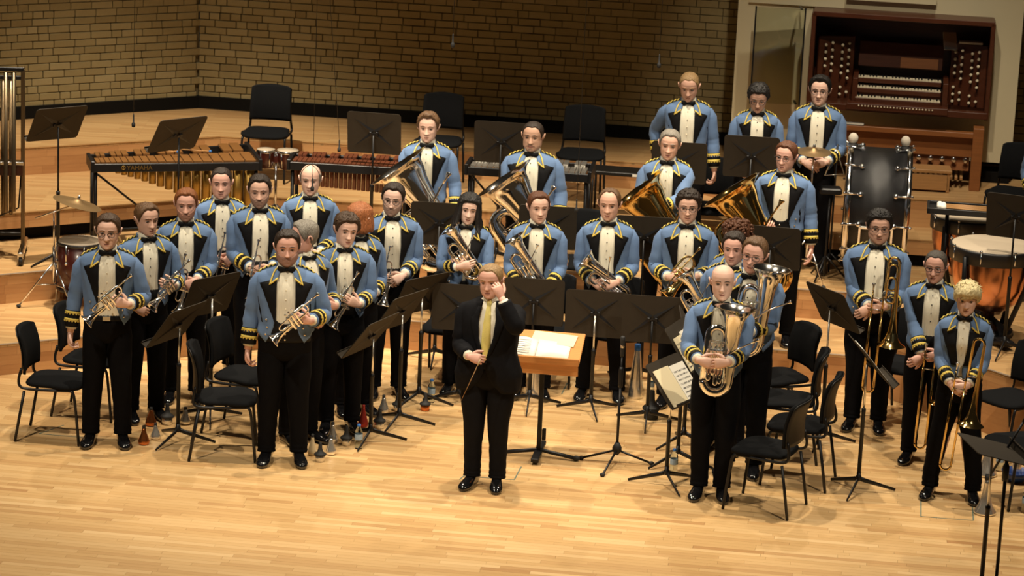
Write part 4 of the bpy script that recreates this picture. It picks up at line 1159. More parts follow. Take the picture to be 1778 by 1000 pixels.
# ------------------------------------------------------------------ percussion
def keyboard(name, label, cat, M, L, d0, d1, hgt, nbars, barm, resm, res0, res1, lettering=None, framem='black_metal', legm='black_metal', grow=0.0):
    """Bar percussion: x along the front rail, y to the back; depth d0 at the treble end (x=0) and d1 at the bass end (x=L)."""
    t = thing(name, label, cat, M=M)
    dep = lambda x: d0 + (d1 - d0) * x / L
    unit = MB(); unit.box((0, 0, 0), (1, 1, 1), 0, .04); um = unit.mesh('bar', barm)
    for i in range(nbars):
        f_ = lambda q: (q + .5 * grow * q * q) / (1 + .5 * grow); x0_, x1_ = f_(i / nbars), f_((i + 1) / nbars)
        x = .03 + (L - .06) * (x0_ + x1_) / 2; w = (L - .06) * (x1_ - x0_) * .88; D = dep(x)
        link('bar', um, t, Matrix.Translation((x, D * .27, hgt + .012)) @ Matrix.Diagonal((w, D * .50, .020, 1)))
        if i % 7 not in (2, 6) and i < nbars - 1:
            xx = x + (L - .06) * (x1_ - x0_) / 2
            link('bar', um, t, Matrix.Translation((xx, D * .76, hgt + .030)) @ Matrix.Diagonal((w, D * .46, .020, 1)))
        rl = res0 + (res1 - res0) * (x / L) ** 1.3
        if rl > .02:
            r = MB(); r.tube([(x, .10, hgt - .02), (x, .10, hgt - .02 - rl)], w * .535, 10); r.build('resonator', resm, t)
    def slab(name_, p, q, h_, th, m, z):
        p, q = Vector(p), Vector(q); d = q - p; a = math.atan2(d.y, d.x)
        b = MB(); b.box((d.length / 2, 0, 0), (d.length, th, h_), 0, .004); return b.build(name_, m, t, Matrix.Translation((p.x, p.y, z)) @ Matrix.Rotation(a, 4, 'Z'))
    fr = slab('front_rail', (0, 0), (L, 0), .075, .03, framem, hgt - .03); slab('back_rail', (0, d0), (L, d1), .07, .03, framem, hgt - .02)
    slab('end_panel', (0, -.015), (0, d0 + .015), .10, .035, framem, hgt - .02); slab('end_panel', (L, -.015), (L, d1 + .015), .11, .035, framem, hgt - .02)
    for x, D in ((.03, d0), (L - .03, d1)):
        for y in (.04, D - .04):
            l = MB(); l.tube([(x, y, .03), (x, y, hgt - .06)], .016, 8); l.build('leg', legm, t)
            c = MB(); c.lathe([(.012, -.012), (.03, -.012), (.03, .012), (.012, .012)], 14, 0, Matrix.Translation((x, y, .03)) @ Matrix.Rotation(PI / 2, 4, 'Y')); c.build('castor', 'rubber', t)
        l = MB(); l.tube([(x, .04, .12), (x, D - .04, .12)], .012, 8); l.build('foot_bar', legm, t)
    b = MB(); b.tube([(.03, d0 / 2, hgt - .10), (L * .42, (d0 + d1) / 4, .20)], .010, 6); b.build('stay', legm, t)
    b = MB(); b.tube([(.03, d0 / 2, .16), (L - .03, d1 / 2, .16)], .012, 6); b.build('spreader', legm, t)
    if lettering:
        c = bpy.data.curves.new('lettering', 'FONT'); c.body = lettering; c.size = .055; c.extrude = .001; c.materials.append(MATS['gold_tube'])
        o = bpy.data.objects.new('lettering_source', c); COL.objects.link(o); bpy.context.view_layer.update()
        me = bpy.data.meshes.new_from_object(o.evaluated_get(bpy.context.evaluated_depsgraph_get())); bpy.data.objects.remove(o)
        me.materials.clear(); me.materials.append(MATS['gold_tube']); o = link('lettering', me, fr); o['kind'] = 'stuff'
        o.matrix_basis = Matrix.Translation((.30, -.0165, -.018)) @ Matrix.Rotation(PI / 2, 4, 'X')
        r = MB(); r.tube(arc((0, 0, 0), .017, 0, 2 * PI, 16, X, Z)[:-1], .003, 5, closed=True)
        for k in range(3): r.tube([(0, 0, 0), (.014 * math.cos(PI / 2 + k * 2.094), 0, .014 * math.sin(PI / 2 + k * 2.094))], .0022, 5)
        r.build('emblem', 'gold_tube', fr, Matrix.Translation((.27, -.017, .002)))
    return t
_a = math.atan2(.24, 1.56)
MM = Matrix.Translation((-3.76, 4.53, .54)) @ Matrix.Rotation(R(15), 4, 'Z')
keyboard('marimba', 'long rosewood marimba with golden resonator tubes behind the left cornets', 'marimba', MM, 1.50, .36, .78, .80, 20, 'rosewood', 'gold_tube', .03, .58, 'YAMAHA', grow=1.8)
XM = Matrix.Translation((-2.06, 5.0, .54)) @ Matrix.Rotation(R(-4), 4, 'Z')
keyboard('xylophone', 'dark rosewood xylophone behind the bald cornet player', 'xylophone', XM, 1.05, .34, .40, .80, 24, 'rosewood_dark', 'rosewood_dark', .20, .24)
VM = Matrix.Translation((-.46, 5.12, .54)) @ Matrix.Rotation(R(-6), 4, 'Z')
keyboard('vibraphone', 'silver barred vibraphone on a black frame behind the shaven-headed tuba player', 'vibraphone', VM, 1.12, .34, .46, .80, 20, 'alu', 'alu', .04, .08)
def beater(M, label, head='blue_cap', L=.38, r=.017, group='mallets'):
    t = thing('mallet', label, 'mallet', M=M, group=group)
    s = MB(); s.tube([(0, 0, 0), (L, 0, 0)], .005, 6); s.build('shaft', 'pale_wood', t)
    h = MB(); h.ball((L, 0, 0), (r * 1.1, r, r), 10, 8); h.build('head', head, t)
for k, (x, y, a) in enumerate(((.50, .24, -28), (.78, .22, -22))):
    beater(MM @ Matrix.Translation((x, y + .1, .868)) @ Matrix.Rotation(R(a), 4, 'Z'), ['blue-headed mallet lying on the marimba, nearer the treble end', 'blue-headed mallet lying on the marimba, nearer the bass end'][k], 'blue_cap', .32, .014)

# bongos on a stand
t = thing('bongo_drums', 'pair of bongo drums with chrome rims on a stand beside the marimba', 'bongo drums', (-2.22, 5.40, .44), 0)
for dx, r in ((-.085, .082), (.115, .098)):
    s = MB(); s.lathe([(r * .80, .76), (r * .92, .84), (r, .90), (r, .925)], 22, 0, Matrix.Translation((dx, 0, 0))); sh = s.build('shell', 'drum_red', t)
    s = MB(); s.lathe([(r * 1.01, .925), (r * 1.01, .932), (.002, .934)], 22, 0, Matrix.Translation((dx, 0, 0))); s.build('drumhead', 'drum_skin', sh)
    s = MB(); s.lathe([(r * 1.04, .905), (r * 1.06, .908), (r * 1.06, .924), (r * 1.02, .926)], 22, 0, Matrix.Translation((dx, 0, 0)), caps=False); s.build('rim', 'chrome', sh)
    s = MB()
    for k in range(6): s.tube([(dx + r * 1.05 * math.cos(k * 1.047), r * 1.05 * math.sin(k * 1.047), .91), (dx + r * .88 * math.cos(k * 1.047), r * .88 * math.sin(k * 1.047), .775)], .006, 6)
    q = s.build('tension_rods', 'chrome', sh); q['kind'] = 'stuff'
s = MB(); s.box((.01, 0, .84), (.06, .05, .05)); s.build('bridge_block', 'drum_red', t)
s = MB(); s.tube([(.01, 0, .80), (.01, 0, .25)], .014, 10); s.build('pole', 'chrome', t)
for k in range(3):
    s = MB(); s.tube([(.01, 0, .42), (.01 + .30 * math.cos(k * 2.094 + .5), .30 * math.sin(k * 2.094 + .5), .112)], .010, 8); s.build('leg', 'chrome', t)

# tubular bells at the left edge
t = thing('tubular_bells', 'tall rack of tubular bells on castors at the left edge', 'tubular bells', (-4.74, 4.16, .54), R(6))
for sx in (-.42, .42):
    s = MB(); s.box((sx, 0, .90), (.035, .045, 1.62), 0, .006); s.build('post', 'bell_tube', t)
    s = MB(); s.box((sx, 0, .10), (.05, .62, .05), 0, .01); ft = s.build('foot', 'chrome', t)
    for y in (-.27, .27):
        s = MB(); s.lathe([(.015, -.016), (.045, -.016), (.045, .016), (.015, .016)], 16, 0, Matrix.Translation((sx, y, .046)) @ Matrix.Rotation(PI / 2, 4, 'Y')); s.build('castor', 'rubber', ft)
        s = MB(); s.box((sx, y, .085), (.055, .05, .05), 0, .006); s.build('castor_fork', 'chrome', ft)
for z, y in ((1.70, -.07), (1.60, .07)):
    s = MB(); s.box((0, y, z), (.86, .03, .035), 0, .004); s.build('hanging_rail', 'black_metal', t)
s = MB(); s.box((0, 0, .86), (.86, .10, .03), 0, .004); s.build('damper_rail', 'chrome', t)
s = MB(); s.box((0, .0, .80), (.84, .07, .10), 0, .004); s.build('damper_box', 'drum_red', t)
s = MB(); s.box((0, 0, .22), (.86, .03, .03), 0, .004); s.build('lower_rail', 'black_metal', t)
for i in range(11):
    x = .345 - i * .068
    s = MB(); s.lathe([(.019, .0), (.019, 1.0), (.016, 1.01)], 14, 0, Matrix.Translation((x, -.07, 1.67)) @ Matrix.Diagonal((1, 1, -(1.22 + .012 * i), 1))); s.build('tube', 'bell_tube', t)
    if i % 7 in (0, 1, 3, 4, 5):
        s = MB(); s.lathe([(.019, .0), (.019, 1.0), (.016, 1.01)], 14, 0, Matrix.Translation((x - .034, .07, 1.57)) @ Matrix.Diagonal((1, 1, -(1.18 + .012 * i), 1))); s.build('tube', 'bell_tube', t)
s = MB(); s.tube([(.42, 0, 1.0), (.38, .02, .45), (.05, .02, .30)], .008, 6); s.build('pedal_rod', 'black_metal', t)

# floor tom and cymbal at the left
t = thing('floor_tom', 'dark red floor tom behind the bespectacled cornet player', 'drum', (-3.74, 3.72, .27), 0)
s = MB(); s.lathe([(.195, .14), (.195, .56)], 28); s.build('shell', 'drum_red', t)
s = MB(); s.lathe([(.193, .56), (.190, .575), (.002, .577)], 28); s.build('drumhead', 'drum_skin', t)
for z in (.15, .555):
    s = MB(); s.lathe([(.197, z - .012), (.205, z - .01), (.205, z + .014), (.197, z + .016)], 28, caps=False); s.build('hoop', 'drum_black', t)
for k in range(8):
    a = k * PI / 4 + .3; s = MB(); s.tube([(.205 * math.cos(a), .205 * math.sin(a), .56), (.205 * math.cos(a), .205 * math.sin(a), .40)], .006, 6); s.ball((.205 * math.cos(a), .205 * math.sin(a), .40), .014, 8, 6); s.build('lug', 'chrome', t)
for k in range(3):
    a = k * 2.094 + .9; s = MB(); s.tube([(.215 * math.cos(a), .215 * math.sin(a), .35), (.215 * math.cos(a), .215 * math.sin(a), .03), (.24 * math.cos(a), .24 * math.sin(a), .01)], .008, 6); s.build('leg', 'chrome', t)
def cymbal_stand(label, loc, h, r, tilt, boom=None, metal='chrome', la=0.4):
    t = thing('cymbal', label, 'cymbal', loc)
    s = MB(); s.tube([(0, 0, .22), (0, 0, h * .62)], .012, 10); s.tube([(0, 0, h * .6), (0, 0, h - .02)], .008, 10); s.build('pole', metal, t)
    for k in range(3):
        a = k * 2.094 + la; s = MB(); s.tube([(0, 0, .40), (.30 * math.cos(a), .30 * math.sin(a), .015)], .008, 8); s.tube([(0, 0, .20), (.16 * math.cos(a), .16 * math.sin(a), .20)], .006, 6)
        l = s.build('leg', metal, t); f = MB(); f.ball((.30 * math.cos(a), .30 * math.sin(a), .016), (.022, .016, .016), 8, 6); f.build('rubber_foot', 'rubber', l)
    top = Vector((0, 0, h))
    if boom:
        s = MB(); top = Vector((boom[0], boom[1], h + boom[2])); s.tube([(-boom[0] * .8, -boom[1] * .8, h - .03 - boom[2] * .8), tuple(top)], .007, 8); s.build('boom_arm', metal, t)
    s = MB(); Mx = Matrix.Translation(top) @ Matrix.Rotation(R(tilt[0]), 4, 'X') @ Matrix.Rotation(R(tilt[1]), 4, 'Y')
    s.lathe([(r, 0), (r * .7, .010), (r * .25, .020), (r * .18, .034), (r * .06, .042), (.004, .043), (.004, .040), (r * .17, .030), (r * .24, .017), (r * .7, .007), (r, -.0015)], 36, 0, Mx, caps=False); s.build('plate', 'cymbal', t)
    s = MB(); s.lathe([(.008, .03), (.014, .046), (.014, .055), (.006, .075)], 10, 0, Mx); s.build('wing_nut', metal, t)
    return t
cymbal_stand('dull bronze cymbal on a boom stand over the floor tom', (-3.95, 3.60, .27), .86, .215, (-3, 15), (.19, .06, .05), la=3.4)
cymbal_stand('thin cymbal on a stand before the smiling bespectacled percussionist', (2.62, 4.62, .54), 1.18, .155, (6, 0), la=5.2)

# bass drum
BD = Matrix.Translation((3.22, 4.72, 1.26)) @ Matrix.Rotation(R(-6), 4, 'Z') @ Matrix.Rotation(PI / 2, 4, 'Y')
t = thing('bass_drum', 'large black concert bass drum with chrome lugs on its shell', 'drum', M=Matrix.Translation((3.22, 4.72, .54)) @ Matrix.Rotation(R(-6), 4, 'Z'))
C_ = Matrix.Translation((0, 0, .72)) @ Matrix.Rotation(PI / 2, 4, 'Y')
s = MB(); s.lathe([(.50, -.235), (.50, .235)], 56, 0, C_); s.build('shell', 'drum_black', t)
for zz in (-1, 1):
    s = MB(); s.lathe([(.498, zz * .235), (.525, zz * .238), (.527, zz * .285), (.50, zz * .287), (.498, zz * .27)], 56, 0, C_, caps=False); s.build('hoop', 'chrome', t)
    s = MB(); s.lathe([(.498, zz * .262), (.30, zz * .264), (.002, zz * .265)], 56, 0, C_); s.build('drumhead', 'drum_skin', t)
for k in range(12):
    a = k * PI / 6 + .18
    for zz in (-1, 1):
        s = MB(); p = C_ @ Vector((.512 * math.cos(a), .512 * math.sin(a), zz * .155)); q = C_ @ Vector((.532 * math.cos(a), .532 * math.sin(a), zz * .295))
        s.ball(p, .026, 10, 8); s.tube([p, q], .0095, 8); s.ball(q, .014, 8, 6); s.build('lug', 'chrome', t)
s = MB(); M_ = Matrix.Translation((0, 0, .72)) @ Matrix.Rotation(R(28), 4, 'X')
for (cx, cz, w, h) in ((0, .135, .30, .018), (0, -.135, .30, .018), (-.141, 0, .018, .27), (.141, 0, .018, .27)): s.box((cx, -.505, cz), (w, .02, h))
s.build('access_frame', 'alu', t, M_)
for sx in (-.2, .2):
    s = MB(); s.tube([(sx, -.30, .02), (sx, -.20, .30), (sx, .20, .30), (sx, .30, .02)], .014, 8); s.build('cradle', 'black_metal', t)
s = MB(); s.tube([(-.2, -.28, .06), (.2, -.28, .06)], .012, 8); s.tube([(-.2, .28, .06), (.2, .28, .06)], .012, 8); q = s.build('cradle_bar', 'black_metal', t); q['kind'] = 'stuff'
for k, x in enumerate((2.975, 3.435)):
    t = thing('bass_drum_beater', ['felt bass drum beater propped at the left of the drum top', 'felt bass drum beater propped at the right of the drum top'][k], 'beater', (x, 4.72 - (x - 3.22) * .105, 1.765), 0, 'bass drum beaters')
    s = MB(); s.ball((0, -.01, .072), (.044, .044, .05), 16, 12); s.build('head', 'felt', t)
    s = MB(); s.lathe([(.046, .0), (.048, .012), (.030, .03), (.012, .04)], 16, 0, Matrix.Translation((0, -.01, .002))); s.build('collar', 'rubber', t)

# small percussion box on a stand
t = thing('percussion_pad', 'small black percussion pad on a stand below the thin cymbal', 'percussion pad', (2.80, 4.72, .54))
s = MB(); s.box((0, 0, .82), (.20, .16, .055), 0, .012); s.build('pad', 'black_metal', t)
s = MB(); s.tube([(0, 0, .80), (0, 0, .03)], .012, 8); s.build('pole', 'black_metal', t)
for k in range(3):
    s = MB(); s.tube([(0, 0, .22), (.2 * math.cos(k * 2.09), .2 * math.sin(k * 2.09), .012)], .009, 6); s.build('leg', 'black_metal', t)

# triangle rack beside the bass drum
t = thing('triangle_clip', 'steel triangle hanging on its clip stand left of the bass drum', 'triangle', (2.86, 4.92, .54))
s = MB(); s.tube([(0, 0, .02), (0, 0, 1.20)], .009, 8); s.build('pole', 'black_metal', t)
s = MB(); s.tube([(-.02, -.04, 1.16), (-.10, -.04, .92), (.07, -.04, .94), (-.01, -.04, 1.15)], .007, 8); s.build('triangle', 'chrome', t)
s = MB(); s.tube([(0, 0, 1.18), (-.015, -.04, 1.18), (-.015, -.04, 1.15)], .005, 6); s.build('clip', 'chrome', t)
for k in range(3):
    s = MB(); s.tube([(0, 0, .2), (.2 * math.cos(k * 2.09), .2 * math.sin(k * 2.09), .012)], .009, 6); s.build('leg', 'black_metal', t)

def timpano(label, x, y, z, r, h=.82):
    t = thing('timpano', label, 'timpani drum', (x, y, z), R(20), 'copper timpani')
    s = MB(); s.lathe([(r * .985, h - .05), (r, h - .12), (r * .98, h - .22), (r * .90, h - .34), (r * .72, h - .46), (r * .45, h - .54), (r * .2, h - .57), (.01, h - .575)], 44); s.build('bowl', 'copper', t)
    s = MB(); s.lathe([(r * 1.0, h - .035), (r * 1.0, h), (r * .97, h + .004), (.002, h + .005)], 44); s.build('drumhead', 'drum_skin', t)
    s = MB(); s.lathe([(r * 1.0, h - .125), (r * 1.055, h - .12), (r * 1.06, h - .02), (r * 1.05, h - .006), (r * 1.01, h - .004)], 44, 0, None, caps=False); s.build('rim', 'drum_black', t)
    for k in range(8):
        a = k * PI / 4; s = MB(); s.tube([(r * 1.06 * math.cos(a), r * 1.06 * math.sin(a), h - .01), (r * 1.06 * math.cos(a), r * 1.06 * math.sin(a), h - .10)], .008, 6); s.ball((r * 1.06 * math.cos(a), r * 1.06 * math.sin(a), h + .004), .013, 8, 6); s.build('tuning_rod', 'chrome', t)
    for k in range(4):
        a = k * PI / 2 + .4; s = MB(); s.tube([(r * 1.07 * math.cos(a), r * 1.07 * math.sin(a), h - .06), (r * 1.05 * math.cos(a), r * 1.05 * math.sin(a), h - .30), (r * .75 * math.cos(a), r * .75 * math.sin(a), h - .55), (r * .55 * math.cos(a), r * .55 * math.sin(a), .10)], [.018, .022, .022, .02], 8); s.build('strut', 'black_metal', t)
    s = MB(); s.lathe([(r * .5, .04), (r * .62, .05), (r * .62, .10), (r * .4, .13), (.05, .20), (.05, h - .56)], 24); s.build('base', 'black_metal', t)
    s = MB(); s.box((0, -r * .75, .06), (.10, .26, .05), 0, .01); s.build('pedal', 'black_metal', t)
    for k in range(3):
        a = k * 2.094; s = MB(); s.lathe([(.01, -.014), (.035, -.014), (.035, .014), (.01, .014)], 12, 0, Matrix.Translation((r * .62 * math.cos(a), r * .62 * math.sin(a), .036)) @ Matrix.Rotation(PI / 2, 4, 'X')); s.build('castor', 'rubber', t)
timpano('nearer copper timpani drum behind the blonde trombone player', 3.98, 2.85, .54, .345)
timpano('copper timpani drum farther back, under the mallet tray', 3.92, 3.78, .54, .325, .86)
t = thing('mallet_tray', 'black mallet tray on a stand over the farther timpani drum', 'tray', (3.78, 3.40, .54), R(-8))
s = MB(); s.box((0, 0, .97), (.56, .30, .018), 0); s.build('tray_base', 'drum_black', t)
for (cx, cy, w, d) in ((0, -.15, .58, .02), (0, .15, .58, .02), (-.285, 0, .02, .32), (.285, 0, .02, .32)):
    s = MB(); s.box((cx, cy, .985), (w, d, .05), 0, .003); s.build('rim', 'drum_black', t)
s = MB(); s.tube([(-.12, .09, .96), (-.12, .09, .04)], .016, 8); s.build('pole', 'black_metal', t)
for k in range(3):
    s = MB(); s.tube([(-.12, .09, .2), (-.12 + .24 * math.cos(k * 2.09 + 1.6), .09 + .24 * math.sin(k * 2.09 + 1.6), .012)], .012, 6); s.build('leg', 'black_metal', t)
TM = Matrix.Translation((3.78, 3.40, .54)) @ Matrix.Rotation(R(-8), 4, 'Z')
for k in range(6):
    beater(TM @ Matrix.Translation((.26, -.10 + .036 * k, 1.004)) @ Matrix.Rotation(PI + R(-3 + k), 4, 'Z'), 'white felt timpani mallet lying side by side on the black tray', 'white_felt', .42 + .03 * (k % 2), .024, 'white felt timpani mallets')
t = thing('trap_table', 'flat black trap table on thin legs behind the gold tuba players', 'table', (.98, 5.86, .81), R(-8))
s = MB(); s.box((0, 0, .40), (.56, .30, .035), 0, .006); s.build('top', 'chair_shell', t)
for sx in (-.26, .26):
    for sy in (-.13, .13): s = MB(); s.tube([(sx, sy, .005), (sx, sy, .39)], .011, 8); s.build('leg', 'black_metal', t)
s = MB(); s.box((.17, -.152, .40), (.12, .004, .022)); s.build('sticker', 'paper', t)

# ------------------------------------------------------------------ organ in its cream surround
OY = R(-7.5)
OM = Matrix.Translation((3.34, 6.86, 1.08)) @ Matrix.Rotation(OY, 4, 'Z')   # middle of the surround's face, floor level
sur = MB()
for (x0, x1, z0, z1) in ((-1.30, -.57, .0, 4.2), (1.13, 1.40, .0, 4.2), (-.57, 1.13, 1.58, 4.2), (-.57, 1.13, 0, .66)):
    sur.box(((x0 + x1) / 2, .16, (z0 + z1) / 2 + (.10 if z0 == 0 else 0)), (x1 - x0, .32, z1 - z0 - (.20 if z0 == 0 else 0)))
o = sur.build('wall_organ', 'cream_panel', None, OM); tag(o, 'cream painted surround panel round the organ console', None, kind='structure')
s = MB(); s.box((-.93, .16, .05), (.70, .30, .10)); s.box((1.265, .16, .05), (.26, .30, .10)); o2 = s.build('baseboard_organ', 'black_plinth', None, OM); tag(o2, 'black plinth below the cream organ surround', None, kind='structure')
s = MB(); s.box((.15, -.03, 1.72), (.85, .06, .06)); s.box((-.75, -.015, 1.95), (.9, .03, .7)); s.build('fascia', 'cream_panel', o)
t = thing('organ_console', 'dark red-brown wooden organ console with rows of stop knobs and keyboards', 'organ', M=OM)
def ob(name_, c, d, m, par=None, bev=.004, rot=None):
    b = MB(); b.box((0, 0, 0), d, 0, bev); return b.build(name_, m, par or t, Matrix.Translation(c) @ (rot or Matrix.Identity(4)))
ob('back_panel', (.28, .30, 1.12), (1.70, .04, .95), 'organ_wood')
ob('case_top', (.28, .0, 1.575), (1.70, .64, .045), 'organ_wood'); ob('case_side', (-.56, .0, 1.12), (.04, .64, .92), 'organ_wood'); ob('case_side', (1.12, .0, 1.12), (.04, .64, .92), 'organ_wood')
ob('case_floor', (.28, -.02, .70), (1.70, .62, .06), 'organ_wood')
ob('key_bed', (.28, -.22, .74), (.95, .50, .06), 'organ_wood')
for i in range(3):
    ob('key_slip', (.28, -.36 + .13 * i, .785 + .075 * i), (.80, .02, .045), 'organ_wood')
    n = 26; um = MB(); um.box((0, 0, 0), (.80 / n * .92, .115, .016)); me = um.mesh('key', 'ivory'); bm_ = MB(); bm_.box((0, 0, 0), (.80 / n * .45, .07, .016)); bme = bm_.mesh('sharp_key', 'black_satin')
    for k in range(n):
        link('key', me, t, Matrix.Translation((.28 - .40 + .80 * (k + .5) / n, -.295 + .13 * i, .805 + .075 * i)))
        if k % 7 not in (2, 6): link('sharp_key', bme, t, Matrix.Translation((.28 - .40 + .80 * (k + 1) / n, -.27 + .13 * i, .818 + .075 * i)))
for sx, cx in ((-1, -.34), (1, .93)):
    jm = Matrix.Translation((cx, .02, 1.02)) @ Matrix.Rotation(sx * R(-18), 4, 'Z')
    b = MB(); b.box((0, 0, 0), (.36, .05, .62), 0, .006); j = b.build('stop_jamb', 'organ_wood', t, jm)
    kb = MB(); kb.lathe([(.006, .0), (.006, .03), (.0145, .034), (.0145, .046), (.010, .05)], 12, 0, Matrix.Rotation(PI / 2, 4, 'X')); km = kb.mesh('stop_knob', 'ivory')
    for c in (-.12, -.055, .045, .11):
        for r_ in range(8):
            if (r_ * 7 + int(c * 100)) % 9 == 0: continue
            link('stop_knob', km, j, Matrix.Translation((c, -.025, -.25 + .068 * r_ + (.02 if c in (-.055, .11) else 0))))
    ob('cheek', (cx - sx * .21, -.12, .86), (.05, .45, .26), 'organ_wood'); ob('jamb_sill', (cx, -.10, .715), (.40, .26, .03), 'organ_wood')
ob('music_desk', (.28, .10, 1.16), (.80, .03, .24), 'organ_wood', rot=Matrix.Rotation(R(-12), 4, 'X'))
ob('brass_plate', (.46, .06, 1.10), (.36, .006, .10), 'bench_wood', rot=Matrix.Rotation(R(-12), 4, 'X'))
for k in range(24): ob('piston', (-.08 + .03 * k, -.475, .752), (.014, .012, .014), 'ivory', bev=.003)
ob('kneeboard', (.28, .10, .36), (1.5, .04, .62), 'organ_wood'); ob('desk_front', (.30, -.36, .52), (1.60, .10, .05), 'bench_wood'); ob('front_board', (.30, -.33, .40), (1.50, .03, .20), 'bench_wood')
ob('end_leg', (1.06, -.34, .30), (.10, .22, .60), 'bench_wood'); ob('end_leg', (-.46, -.34, .30), (.10, .22, .60), 'bench_wood')
ob('toe_board', (.62, -.30, .24), (.75, .03, .16), 'bench_wood', rot=Matrix.Rotation(R(-14), 4, 'X'))
for k in range(7):
    b = MB(); b.lathe([(.012, 0), (.012, .02), (.026, .025), (.026, .038), (.018, .042)], 12, 0, Matrix.Rotation(PI / 2, 4, 'X')); b.build('toe_stud', 'chrome', t, Matrix.Translation((.30 + .11 * k, -.325, .27)))
for k in range(20): ob('pedal', (.02 + .048 * k, -.22, .10), (.028, .34, .03), 'pale_wood', bev=.004)
ob('mirror', (.73, -.10, 1.36), (.13, .02, .18), 'chrome', rot=Matrix.Rotation(R(14), 4, 'Z') @ Matrix.Rotation(R(-30), 4, 'X'))
ob('mirror_arm', (.73, .08, 1.33), (.02, .34, .02), 'black_metal')
t2 = thing('organ_bench', 'pale wooden box bench pulled up to the organ pedals', 'bench', M=OM @ Matrix.Translation((.52, -.52, 0)) @ Matrix.Rotation(R(4), 4, 'Z'))
ob('seat_board', (0, 0, .20), (.62, .26, .03), 'pale_wood', t2); ob('side_board', (-.28, 0, .095), (.03, .24, .185), 'pale_wood', t2); ob('side_board', (.28, 0, .095), (.03, .24, .185), 'pale_wood', t2); ob('front_board', (0, -.11, .095), (.56, .02, .15), 'pale_wood', t2)
t2 = thing('music_folder', 'white music folder lying on the organ ledge above the bass drum', 'folder', M=OM @ Matrix.Translation((-.20, -.36, .546)))
ob('cover', (0, 0, .004), (.36, .09, .006), 'drum_black', t2, 0); ob('pages', (.02, 0, .013), (.32, .085, .010), 'paper', t2, 0)
t2 = thing('white_books', 'white papers lying on the right organ stop jamb', 'papers', M=OM @ Matrix.Translation((.93, .02, 1.332)))
ob('pages', (0, 0, .010), (.22, .12, .018), 'paper', t2, 0)
# glass door standing open at the left of the console
gl = MB(); gl.box((0, 0, 0), (.46, .012, .92)); g = gl.build('glass_screen', 'screen_glass', None, OM @ Matrix.Translation((-.88, -.27, 1.14)) @ Matrix.Rotation(R(8), 4, 'Z'))
tag(g, 'clear glass screen standing open left of the organ console', 'glass screen')
b = MB(); b.box((-.235, 0, 0), (.014, .02, .94)); b.build('edge_strip', 'black_metal', g)
b = MB(); b.box((.235, 0, 0), (.014, .02, .94)); b.build('edge_strip', 'black_metal', g)
b = MB(); b.box((.2, .09, .455), (.02, .18, .01)); b.box((.2, .09, -.455), (.02, .18, .01)); q = b.build('hinge', 'black_metal', g); q['kind'] = 'stuff'

# ------------------------------------------------------------------ the players
def aim(pos, b, u=(0, 0, 1)):
    b = Vector(b).normalized(); u = Vector(u); u = (u - b * u.dot(b)).normalized(); y = u.cross(b)
    m = Matrix((b, y, u)).transposed().to_4x4(); m.translation = Vector(pos); return m
def up(pos, deg, yaw=0, fwd=0):
    return Matrix.Translation(pos) @ Matrix.Rotation(R(yaw), 4, 'Z') @ Matrix.Rotation(R(deg), 4, 'Y') @ Matrix.Rotation(R(fwd), 4, 'X')
def PW(pos, rz): return Matrix.Translation(pos) @ Matrix.Rotation(R(rz), 4, 'Z')
def mir(p): return p
HOLD = ((.165, -.235, 1.105), (-.88, -.22, .30), (-.35, .85, .1), .9)
DOWNHOLD_L = ((.085, -.235, 1.03), (-.80, -.25, -.45), (.05, .9, -.2), .75)
DOWNHOLD_R = ((.075, -.215, 1.02), (-.75, -.30, -.50), (.1, .9, -.1), .6)
def cornet_diag(dx=0.02, z=1.13): return aim((dx, -.295, z), (-.74, -.20, -.62), (-.5, -.45, .7))
def cornet_down(dx=-.03, z=1.0): return aim((dx, -.27, z), (-.22, -.25, -.95), (-.75, -.5, .2))

def player(label, pos, h, inst=None, ilabel=None, iM=None, im='silver', ikw={}, **kw):
    root, hm = person(label, pos, h, **kw)
    if inst: brass(inst, ilabel, PW(pos, kw.get('rz', 0)) @ Matrix.Scale(h / 1.78, 4) @ Matrix.Translation((0, 0, .05)) @ iM, im, **ikw)
    return root

# cornets, left
player('young man in glasses at the far left in blue band jacket, belt buckle showing', (-3.057, .656, 0), 1.795, 'cornet', 'silver cornet held diagonally by the bespectacled man at the far left', cornet_diag(.01, 1.14),
       rz=5, hair='short', hc='brown', glasses=True, waist='belt', armL=HOLD, sk=2, head=(-4, 2, 0), feet=.12)
player('man with short light-brown hair second from the left, head turned to the right', (-2.862, 1.344, 0), 1.735, 'cornet', 'silver cornet pointing down left beside the second man from the left', cornet_diag(.10, 1.12),
       rz=24, hair='short', hc='mid', armL=HOLD, sk=0, head=(10, 2, 0), armR=P_LOW)
player('ginger-bearded man third from the left, hands closed over a bell-down cornet', (-2.62, 1.91, 0), 1.74, 'cornet', 'silver cornet held bell down by the ginger-bearded man', cornet_down(-.03, .98),
       rz=8, hair='short', hc='ginger', beard='full', armL=DOWNHOLD_L, armR=DOWNHOLD_R, sk=4, head=(-3, 3, 0), waist='vest')
player('dark-haired man with open jacket standing fourth from the left', (-2.43, 2.72, 0), 1.75, 'cornet', 'silver cornet held low by the fourth man from the left', cornet_down(-.02, .97),
       rz=14, hair='crop', hc='dark', armL=DOWNHOLD_L, armR=DOWNHOLD_R, sk=4, head=(-10, 2, 0), jaw=1.08)
player('dark-bearded man in blue band jacket fifth from the left', (-2.075, 2.30, 0), 1.795, 'cornet', 'silver cornet held at the waist by the dark-bearded man', cornet_down(-.05, .99),
       rz=12, hair='short', hc='dark', beard='full', armL=DOWNHOLD_L, armR=DOWNHOLD_R, sk=0, head=(-8, 4, 0), girth=1.05)
